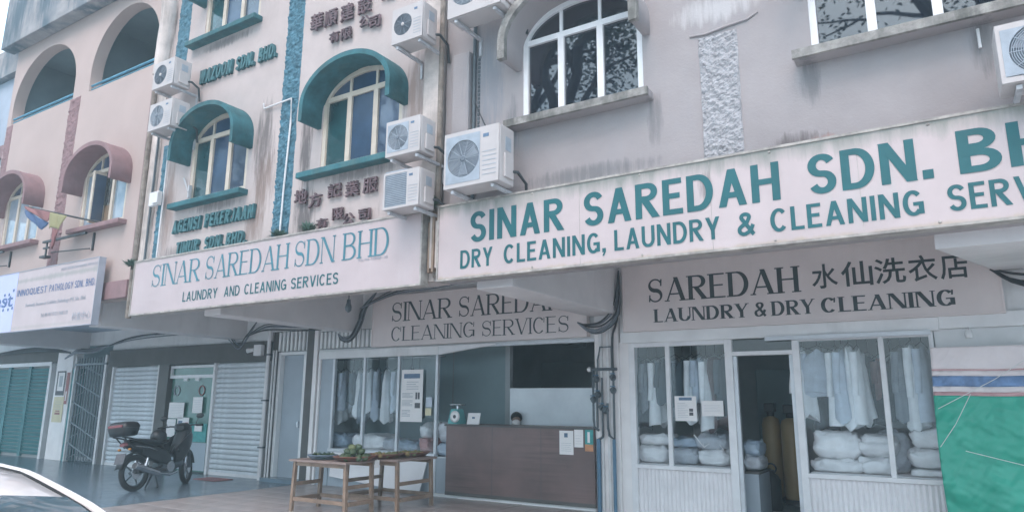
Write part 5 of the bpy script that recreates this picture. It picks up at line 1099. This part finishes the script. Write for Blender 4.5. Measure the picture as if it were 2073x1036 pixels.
for i in range(12): a = i * 2.4; q = .05 + .15 * (i / 12) ** .5; fruit(-7.10 + q * math.cos(a), -1.60 + q * math.sin(a), .745, rnd.uniform(.032, .042), ('fruit_lime', 'fruit_yellow', 'fruit_lime')[i % 3], 'small_fruit', 'small yellow green fruit in the third tray', 'small fruit in the third tray', a, 1.0)
for i in range(11): a = i * 2.4; q = .05 + .15 * (i / 11) ** .5; fruit(-7.02 + q * math.cos(a), -1.10 + q * math.sin(a), .745, rnd.uniform(.032, .042), ('fruit_yellow', 'fruit_lime')[i % 2], 'small_fruit', 'small yellowing fruit in the tray at the right end', 'small fruit in the right end tray', a, 1.0)
def leafy(nm, m, c, r, n, seed, sc=1.0, droop=.5):
    rr = random.Random(seed); b = MB()
    for k in range(n):
        a = rr.uniform(0, 6.28); e = rr.uniform(.1, 1.3); L_ = r * rr.uniform(.6, 1.1); p = V(c) + V((rr.uniform(-1, 1), rr.uniform(-1, 1), 0)) * r * .25
        d_ = V((math.cos(a) * math.cos(e), math.sin(a) * math.cos(e), math.sin(e))); s_6 = d_.cross(V((0, 0, 1))).normalized() * L_ * .22 * sc
        m1 = p + d_ * L_ * .5; tip = p + d_ * L_ - V((0, 0, droop * L_ * .4)); b.add([p, m1 + s_6, tip, m1 - s_6], [(0, 1, 2, 3)])
    return b
for i in range(6):
    a = i * 1.05; o = leafy('herb', 'herb', (-7.66 + .12 * math.cos(a), -2.26 + .1 * math.sin(a), .725), .11, 26, i).build('herb_bunch', 'herb' if i % 2 else 'fruit_green'); tag(o, 'bunch of leafy green herbs in the grey tray', 'herbs', 'herb bunches in the grey tray')
tg = thing('price_tag', 'small white price card hanging from the front of the tables', 'tag'); B('card', 'paper', -6.975, -6.968, -1.93, -1.84, .60, .70, tg); MB().cyl((-6.972, -1.885, .70), (-6.972, -1.885, .715), .004, n=5).build('string', 'rope', tg)

# ferns growing on the ledges
for i, (x, y, z, r, lb) in enumerate([(-7.62, -3.32, 3.70, .20, 'fern growing on the sign top below the blue stripe'), (-7.05, -3.32, 3.70, .22, 'fern growing beside the rusty Chinese characters on the sign top'), (-4.95, -3.42, 3.72, .24, 'fern tuft beside the lowest slatted air conditioner'), (-11.05, -3.4, 3.62, .20, 'fern sprouting at the left end of the serif lettered sign')]):
    t = thing('fern', lb, 'plant'); leafy('f', 'fern', (x, y, z), r * .8, 170, i + 40, .38).build('fronds', 'fern', t); MB().cyl((x, y, z - .06), (x, y, z + .03), .02, .01, 6).build('stem', 'bark', t)
t = thing('peeling_bark', 'ragged peeling boards in the gap between the two big signs', 'boards')
for k in range(5): x = -4.985 + k * .035; B('strip', 'stained_wall' if k % 2 else 'wood', x, x + .03, -3.36 - .01 * (k % 3), -3.31, 2.95 + .05 * (k % 2), 3.55 + .06 * ((k * 7) % 3), t)

# ================================================================== MOTORCYCLE (local: rear axle above origin, +x forward)
mc = thing('motorcycle', 'black underbone motorcycle with red lensed top box parked by the shutters', 'motorcycle', (-11.90, -2.45, 0), rz=R(103)); mc.rotation_euler.x = R(-6); mc.scale = (1.05, 1.12, 1.05)
def oval(secs, n=14, e=.8):      # secs: (x, y, z, ry, rz)
    sg = lambda c: math.copysign(abs(c) ** e, c)
    return [[V((x, y + sg(math.cos(2 * math.pi * i / n)) * a, z + sg(math.sin(2 * math.pi * i / n)) * b_)) for i in range(n)] for x, y, z, a, b_ in secs]
def blob(nm, m, secs, par=None, n=14, e=.8): b = MB(); b.loft(oval(secs, n, e)); return b.build(nm, m, par or mc)
WB = 1.24
def wheel(x, par):
    wv = MB(); wv.torus((x, 0, .285), .245, .042, 'y', 36, 10); o = wv.build('wheel', 'rubber', par)
    b = MB(); b.torus((x, 0, .285), .205, .014, 'y', 32, 6); b.build('rim', 'pipe_grey', o)
    b = MB()
    for k in range(5): a = 2 * math.pi * k / 5; b.cyl((x + .03 * math.cos(a), 0, .285 + .03 * math.sin(a)), (x + .205 * math.cos(a), 0, .285 + .205 * math.sin(a)), .016, .011, 6)
    b.cyl((x, -.05, .285), (x, .05, .285), .045, n=14); b.build('spokes', 'chrome' if x > 1 else 'pipe_grey', o)
    b = MB(); b.cyl((x, -.055, .285), (x, -.048, .285), .10, n=20); b.build('brake_disc', 'chrome', o); return o
wheel(0, mc)
fw = wheel(WB, mc)
blob('tail_fairing', 'gloss_black', [(-.22, 0, .74, .03, .02), (-.15, 0, .73, .075, .05), (.0, 0, .69, .10, .085), (.2, 0, .62, .115, .11), (.42, 0, .55, .11, .13), (.58, 0, .47, .085, .13), (.66, 0, .42, .05, .10)])
blob('seat', 'black_plastic', [(-.16, 0, .79, .06, .02), (-.05, 0, .795, .11, .035), (.2, 0, .765, .125, .045), (.45, 0, .735, .11, .05), (.62, 0, .745, .07, .04), (.70, 0, .76, .03, .02)])
blob('side_panel', 'gloss_black', [(.05, -.10, .60, .02, .05), (.25, -.135, .55, .02, .10), (.48, -.14, .50, .02, .12), (.62, -.12, .42, .015, .08)], e=.9)
b = MB(); b.tube([(-.1, -.118, .70), (.15, -.138, .665), (.38, -.145, .58), (.55, -.135, .46)], .009, 6); b.build('side_stripe', 'chrome', mc)
blob('engine', 'pipe_grey', [(.42, 0, .34, .07, .06), (.48, 0, .33, .12, .10), (.62, 0, .33, .14, .11), (.75, 0, .34, .12, .10), (.86, 0, .36, .08, .07), (.98, 0, .38, .06, .055)])
MB().cyl((.60, -.15, .33), (.60, -.125, .33), .085, n=20).build('engine_cover', 'chrome', mc)
b = MB(); b.tube([(.45, 0, .70), (.62, 0, .56), (.80, 0, .52), (.95, 0, .72), (1.0, 0, .88)], .05, 8); b.build('frame_spine', 'black_metal', mc)
for s7 in (-1, 1):
    blob('leg_shield', 'gloss_black', [(.70, s7 * .13, .50, .03, .12), (.80, s7 * .17, .56, .03, .16), (.92, s7 * .18, .66, .03, .16), (1.04, s7 * .15, .76, .03, .12), (1.12, s7 * .10, .80, .02, .06)], e=.9)
    b = MB(); b.tube([(1.02, s7 * .075, .88), (1.12, s7 * .075, .58), (WB, s7 * .075, .285)], .022, 8, .026); b.build('fork_leg', 'pipe_grey', mc)
    b = MB(); b.tube([(.50, s7 * .09, .36), (.25, s7 * .095, .30), (0, s7 * .09, .285)], .022, 6); b.build('swing_arm', 'black_metal', mc)
    b = MB(); b.cyl((.10, s7 * .105, .32), (.20, s7 * .105, .62), .026, n=10); b.build('rear_shock', 'chrome', mc)
    b = MB(); b.tube([(1.0, s7 * .02, .98), (.97, s7 * .18, 1.0), (.90, s7 * .33, .985)], .014, 8); b.build('handlebar', 'black_metal', mc)
    MB().cyl((.93, s7 * .25, .99), (.885, s7 * .36, .98), .021, n=10).build('grip', 'rubber', mc)
    b = MB(); b.tube([(.96, s7 * .22, .99), (.98, s7 * .27, 1.12)], .006, 6); b.build('mirror_stalk', 'black_metal', mc)
    MB().sphere((.98, s7 * .29, 1.15), .025, .065, .045).build('mirror', 'gloss_black', mc)
    MB().sphere((-.20, s7 * .10, .66), .03, .022, .02).build('indicator', 'amber_lens', mc)
    MB().cyl((.42, s7 * .12, .30), (.42, s7 * .24, .28), .016, n=8).build('foot_peg', 'rubber', mc)
blob('front_cowl', 'gloss_black', [(.90, 0, .96, .06, .04), (.96, 0, .98, .12, .07), (1.06, 0, .95, .14, .10), (1.15, 0, .90, .12, .09), (1.22, 0, .86, .06, .05)])
blob('headlight', 'chrome', [(1.19, 0, .87, .075, .05), (1.235, 0, .86, .06, .04)])
blob('inner_shield', 'black_plastic', [(.86, 0, .60, .12, .10), (.95, 0, .76, .13, .12), (1.02, 0, .90, .10, .08)])
b = MB(); rs = []
for k in range(9): a = R(150 - k * 17); c = V((WB + .315 * math.cos(a), 0, .285 + .315 * math.sin(a))); rs.append([c + V((0, .06 * u, -.02 * abs(u))) for u in (-1, -.5, 0, .5, 1)])
b.loft(rs, closed=False, caps=False); o = b.build('front_fender', 'gloss_black', mc); o.modifiers.new('t', 'SOLIDIFY').thickness = .006
b = MB(); rs = []
for k in range(7): a = R(165 - k * 16); c = V((.325 * math.cos(a), 0, .285 + .325 * math.sin(a))); rs.append([c + V((0, .065 * u, -.02 * abs(u))) for u in (-1, -.5, 0, .5, 1)])
b.loft(rs, closed=False, caps=False); o = b.build('rear_fender', 'black_plastic', mc); o.modifiers.new('t', 'SOLIDIFY').thickness = .006
b = MB(); b.add([(-.30, -.09, .44), (-.30, .09, .44), (-.25, .09, .60), (-.25, -.09, .60), (-.31, -.09, .44), (-.31, .09, .44), (-.26, .09, .60), (-.26, -.09, .60)], [(0, 1, 2, 3), (7, 6, 5, 4), (0, 4, 5, 1), (2, 6, 7, 3), (1, 5, 6, 2), (0, 3, 7, 4)]); b.build('number_plate', 'print_dark', mc)
blob('tail_light', 'red_lens', [(-.25, 0, .73, .05, .025), (-.215, 0, .735, .075, .035)])
b = MB(); b.tube([(.80, -.10, .24), (.6, -.13, .20), (.35, -.15, .24)], .02, 8); b.cyl((.36, -.15, .235), (-.16, -.17, .40), .045, .052, 14); b.build('exhaust', 'chrome', mc)
b = MB(); b.box(-.02, .0, -.05, .05, .0, .01)
b = MB(); b.tube([(.40, .0, .30), (.36, -.13, .02)], .014, 6); b.tube([(.40, .0, .30), (.36, .13, .02)], .014, 6); b.tube([(.36, -.13, .02), (.30, -.14, .012)], .014, 6); b.build('centre_stand', 'black_metal', mc)
b = MB()
for s7 in (-1, 1): b.tube([(.02, s7 * .09, .77), (-.16, s7 * .09, .83), (-.34, s7 * .09, .86)], .011, 6); b.tube([(-.12, s7 * .08, .68), (-.30, s7 * .08, .86)], .010, 6)
b.build('rack', 'black_metal', mc)
b = MB(); b.loft(oval([(0, 0, z, a, c) for z, a, c in ()]) or [[V((-.23 + sxx * (.13 + w_), syy * (.165 + w_), z)) for sxx, syy in ((-1, -.75), (-.8, -1), (.8, -1), (1, -.75), (1, .75), (.8, 1), (-.8, 1), (-1, .75))] for w_, z in ((-.03, .865), (.0, .88), (.02, .97), (.022, .995))]); tb = b.build('top_box', 'black_plastic', mc)
b = MB(); b.loft([[V((-.23 + sxx * (.13 + w_), syy * (.165 + w_), z)) for sxx, syy in ((-1, -.75), (-.8, -1), (.8, -1), (1, -.75), (1, .75), (.8, 1), (-.8, 1), (-1, .75))] for w_, z in ((.028, .997), (.025, 1.03), (.0, 1.075), (-.05, 1.095))]); b.build('lid', 'black_plastic', tb)
b = MB(); b.bbox(-.402, -.375, -.14, .14, 1.0, 1.045, .01); b.build('reflector', 'red_lens', tb)
st_names = ('fork_leg', 'handlebar', 'grip', 'mirror', 'front_cowl', 'headlight', 'front_fender')
steer = Matrix.Translation((1.0, 0, 0)) @ Matrix.Rotation(R(26), 4, 'Z') @ Matrix.Translation((-1.0, 0, 0))
for o in [c for c in mc.children if c.name.startswith(st_names)] + [fw] + list(fw.children): o.data.transform(steer)
hb = thing('seat_helmet', 'grey domed helmet resting on the motorcycle seat', 'helmet', (-12.04, -2.02, .775)); MB().sphere((0, 0, .10), .13, .14, .13, 16, 10).build('shell', 'black_plastic', hb); MB().torus((0, 0, .03), .125, .014, 'z', 20, 6).build('rim', 'black_plastic', hb)
tag(B('painted_reflection', 'print_red', -12.8, -12.1, -.75, -.35, .001, .012, bev=.004), 'painted red reflection on the floor before the glass door', 'reflection')  # flat sheet that paints a reddish reflection onto the wet floor

# ================================================================== CAR (front towards -x)
ca = thing('parked_car', 'white car cut by the lower left corner, only its roof and rear glass showing', 'car', (-4.4, -8.42, -.25))
XC, YC, ZC = -4.4, -8.42, -.25
def rf(x):      # roof height above the road at world x
    P = [(-5.7, .98), (-5.2, 1.27), (-4.7, 1.42), (-4.2, 1.465), (-3.93, 1.46), (-3.57, 1.44), (-3.40, 1.41), (-3.24, 1.37), (-3.10, 1.33), (-2.95, 1.27), (-2.70, 1.08), (-2.52, .90)]
    for (a, u), (c, v_) in zip(P, P[1:]):
        if x <= c: return u + (v_ - u) * (x - a) / (c - a)
    return P[-1][1]
def csec(x, off=0):
    zt = rf(x) - .0; zb = .86; k = max(0, min(1, (zt - zb) / .55)); wt = .80 - .24 * k
    return [V((x - XC, u * (1 + off), z + off)) for u, z in ((-.80, zb), (-wt - .02, zt - .06 * k), (-wt + .05, zt - .012), (-wt * .5, zt + .022 * k), (0, zt + .03 * k), (wt * .5, zt + .022 * k), (wt - .05, zt - .012), (wt + .02, zt - .06 * k), (.80, zb))]
b = MB(); b.loft([csec(-5.7 + 3.18 * i / 40) for i in range(41)], closed=False, caps=False); b.build('cabin', 'car_paint', ca)
low = [(-6.25, .55, .42, .55), (-6.15, .70, .28, .70), (-5.9, .79, .2, .82), (-5.4, .81, .18, .88), (-4.4, .82, .18, .885), (-3.2, .82, .18, .90), (-2.6, .80, .2, .90), (-2.42, .76, .25, .86), (-2.36, .66, .35, .70)]
b = MB(); b.loft([[V((x - XC, u * w_, z)) for u, z in ((-.92, z0), (-1, z0 + .15), (-1, z1 - .18), (-.95, z1 - .03), (-.7, z1), (0, z1 + .01), (.7, z1), (.95, z1 - .03), (1, z1 - .18), (1, z0 + .15), (.92, z0))] for x, w_, z0, z1 in low]); body = b.build('body', 'car_paint', ca)
def glassstrip(nm, xs, lo, hi):
    b = MB(); rg = []
    for x in xs: c = csec(x, .006); rg.append([c[0].lerp(c[1], lo), c[0].lerp(c[1], hi)])
    b.loft(rg, closed=False, caps=False); rg2 = [[V((p.x, -p.y, p.z)) for p in r] for r in rg]; b.loft(rg2, closed=False, caps=False); return b.build(nm, 'car_glass', ca)
glassstrip('side_glass', [-5.1 + .1 * i for i in range(8)], .12, .90); glassstrip('side_glass', [-4.28 + .1 * i for i in range(11)], .12, .90)
b = MB(); b.loft([[csec(x, .006)[i] for i in (2, 3, 4, 5, 6)] for x in (-3.20, -3.1, -3.0, -2.9, -2.8, -2.7, -2.62, -2.55)], closed=False, caps=False); rg_ = b.build('rear_glass', 'car_glass', ca)
b = MB(); b.loft([[csec(x, .006)[i] for i in (2, 3, 4, 5, 6)] for x in (-5.62, -5.5, -5.35, -5.22, -5.1)], closed=False, caps=False); b.build('windscreen', 'car_glass', ca)
for s8 in (2, 6):
    b = MB(); b.tube([csec(-5.1 + .1 * i)[s8] + V((0, 0, .002)) for i in range(26)], .007, 6); b.build('roof_ditch', 'rubber', ca)
    b = MB(); b.tube([csec(-5.1 + .1 * i)[s8].lerp(csec(-5.1 + .1 * i)[s8 - 1 if s8 == 2 else s8 + 1], .5) + V((0, 0, .018)) for i in range(26)], .018, 8); b.build('roof_rail', 'car_paint', ca)
for x in (-5.55, -3.1):
    for s7 in (-1, 1):
        b = MB(); b.torus((x - XC, s7 * .74, .29), .22, .075, 'y', 28, 8); o = b.build('wheel', 'rubber', ca); b = MB(); b.cyl((x - XC, s7 * .70, .29), (x - XC, s7 * .80, .29), .17, n=20); b.build('rim', 'chrome', o)
for s7 in (-1, 1):
    B('tail_light', 'red_lens', 1.90, 2.0, s7 * .66 - .07, s7 * .66 + .07, .60, .86, ca, bev=.02); B('headlight', 'chrome', -1.83, -1.72, s7 * .52 - .12, s7 * .52 + .12, .56, .68, ca, bev=.02)
B('bumper', 'car_paint', 1.93, 2.09, -.7, .7, .28, .48, ca, bev=.04)

# ================================================================== TREES ACROSS THE ROAD (seen mirrored in the panes)
def tree(label, loc, seed, h=1.0):
    rr = random.Random(seed); t = thing('rain_tree', label, 'tree', loc, 'trees across the road'); tb = MB(); tips = []
    def branch(p, d_, L_, r, dep):
        pts = [p]; dd = d_.copy()
        for k in range(4):
            dd = (dd + V((rr.uniform(-.25, .25), rr.uniform(-.25, .25), rr.uniform(-.12, .2)))).normalized(); pts.append(pts[-1] + dd * L_ / 4)
        tb.tube(pts, r, 7 if dep < 2 else 5, r * .6)
        if dep >= 4: tips.append(pts[-1]); tips.append(pts[2]); return
        if dep == 3: tips.append(pts[3])
        for k in range(rr.choice((2, 3, 3)) if dep else 4):
            a = rr.uniform(0, 6.28); ax = dd.orthogonal().normalized(); ax.rotate(Matrix.Rotation(a, 3, dd)); nd = (dd * rr.uniform(.6, 1) + ax * rr.uniform(.5, 1.0)).normalized(); nd.z = max(nd.z, -.1)
            branch(pts[-1] if k < 2 else pts[3], nd, L_ * rr.uniform(.6, .8), r * .58, dep + 1)
    tb.tube([(0, 0, 0), (.1, .05, 2), (.05, .1, 4.2 * h)], .46 * h, 10, .36 * h); branch(V((.05, .1, 4.1 * h)), V((0, 0, 1)), 4.6 * h, .34 * h, 0); tb.build('trunk', 'bark', t)
    cb = MB()
    for p in tips:
        for k in range(26):
            c = p + V((rr.gauss(0, .62), rr.gauss(0, .62), rr.gauss(0, .40))); a, e = rr.uniform(0, 6.28), rr.uniform(-.7, .7); u = V((math.cos(a) * math.cos(e), math.sin(a) * math.cos(e), math.sin(e))); v_ = u.orthogonal().normalized() * .045; u = u * .10
            cb.add([c - u, c + v_, c + u, c - v_], [(0, 1, 2, 3)])
    cb.build('crown', 'leaf', t); return t
tree('spreading tree mirrored in the left grey window', (-8.5, -16.5, -.25), 3, 1.15); tree('spreading tree mirrored in the right grey window', (1.5, -17.5, -.25), 8, 1.2); tree('spreading tree mirrored in the laundry panes', (-17, -18, -.25), 12, 1.1)

for i, (lo, rz, sc_) in enumerate([((-27, -20, -.25), 1.0, 1.0), ((-36, -26, -.25), 2.2, 1.15), ((-24, -33, -.25), 3.3, 1.2), ((-45, -18, -.25), 4.0, 1.1), ((9, -24, -.25), 5.0, 1.1)]):
    src = [o for o in S.objects if o.name.startswith('rain_tree')][i % 3]; c = copy_tree(src); c.location = lo; c.rotation_euler.z = rz; c.scale = (sc_,) * 3
    c['label'] = ['tree down the road mirrored in the left laundry pane', 'farther tree down the road mirrored low in the laundry panes', 'tall tree at the back across the road', 'farthest tree down the road to the left', 'tree across the road on the far right'][i]
hz = B('haze', 'room', -61, 61, -56, 41, -1.7, 24)  # thin teal volume added over the scene to lift and tint dark tones
hm_ = bpy.data.materials.new('haze'); hm_.use_nodes = True; hn = hm_.node_tree.nodes; hn.remove(hn['Principled BSDF'])
pv = hn.new('ShaderNodeVolumePrincipled'); pv.inputs['Color'].default_value = (.74, .93, 1.0, 1); pv.inputs['Density'].default_value = HAZE; pv.inputs['Anisotropy'].default_value = .1
hm_.node_tree.links.new(pv.outputs[0], hn['Material Output'].inputs['Volume']); hz.data.materials.clear(); hz.data.materials.append(hm_); hz['kind'] = 'stuff'
# put each thing's Empty at its base without moving its parts
bpy.context.view_layer.update()
for o in list(S.objects):
    if o.type == 'EMPTY' and o.parent is None and o.location.length < 1e-6 and o.children:
        pts = [c.matrix_world @ V(q) for c in o.children if c.type == 'MESH' for q in c.bound_box]
        base = V(((min(p.x for p in pts) + max(p.x for p in pts)) / 2, (min(p.y for p in pts) + max(p.y for p in pts)) / 2, min(p.z for p in pts)))
        o.location = base
        for c in o.children: c.location = c.location - base
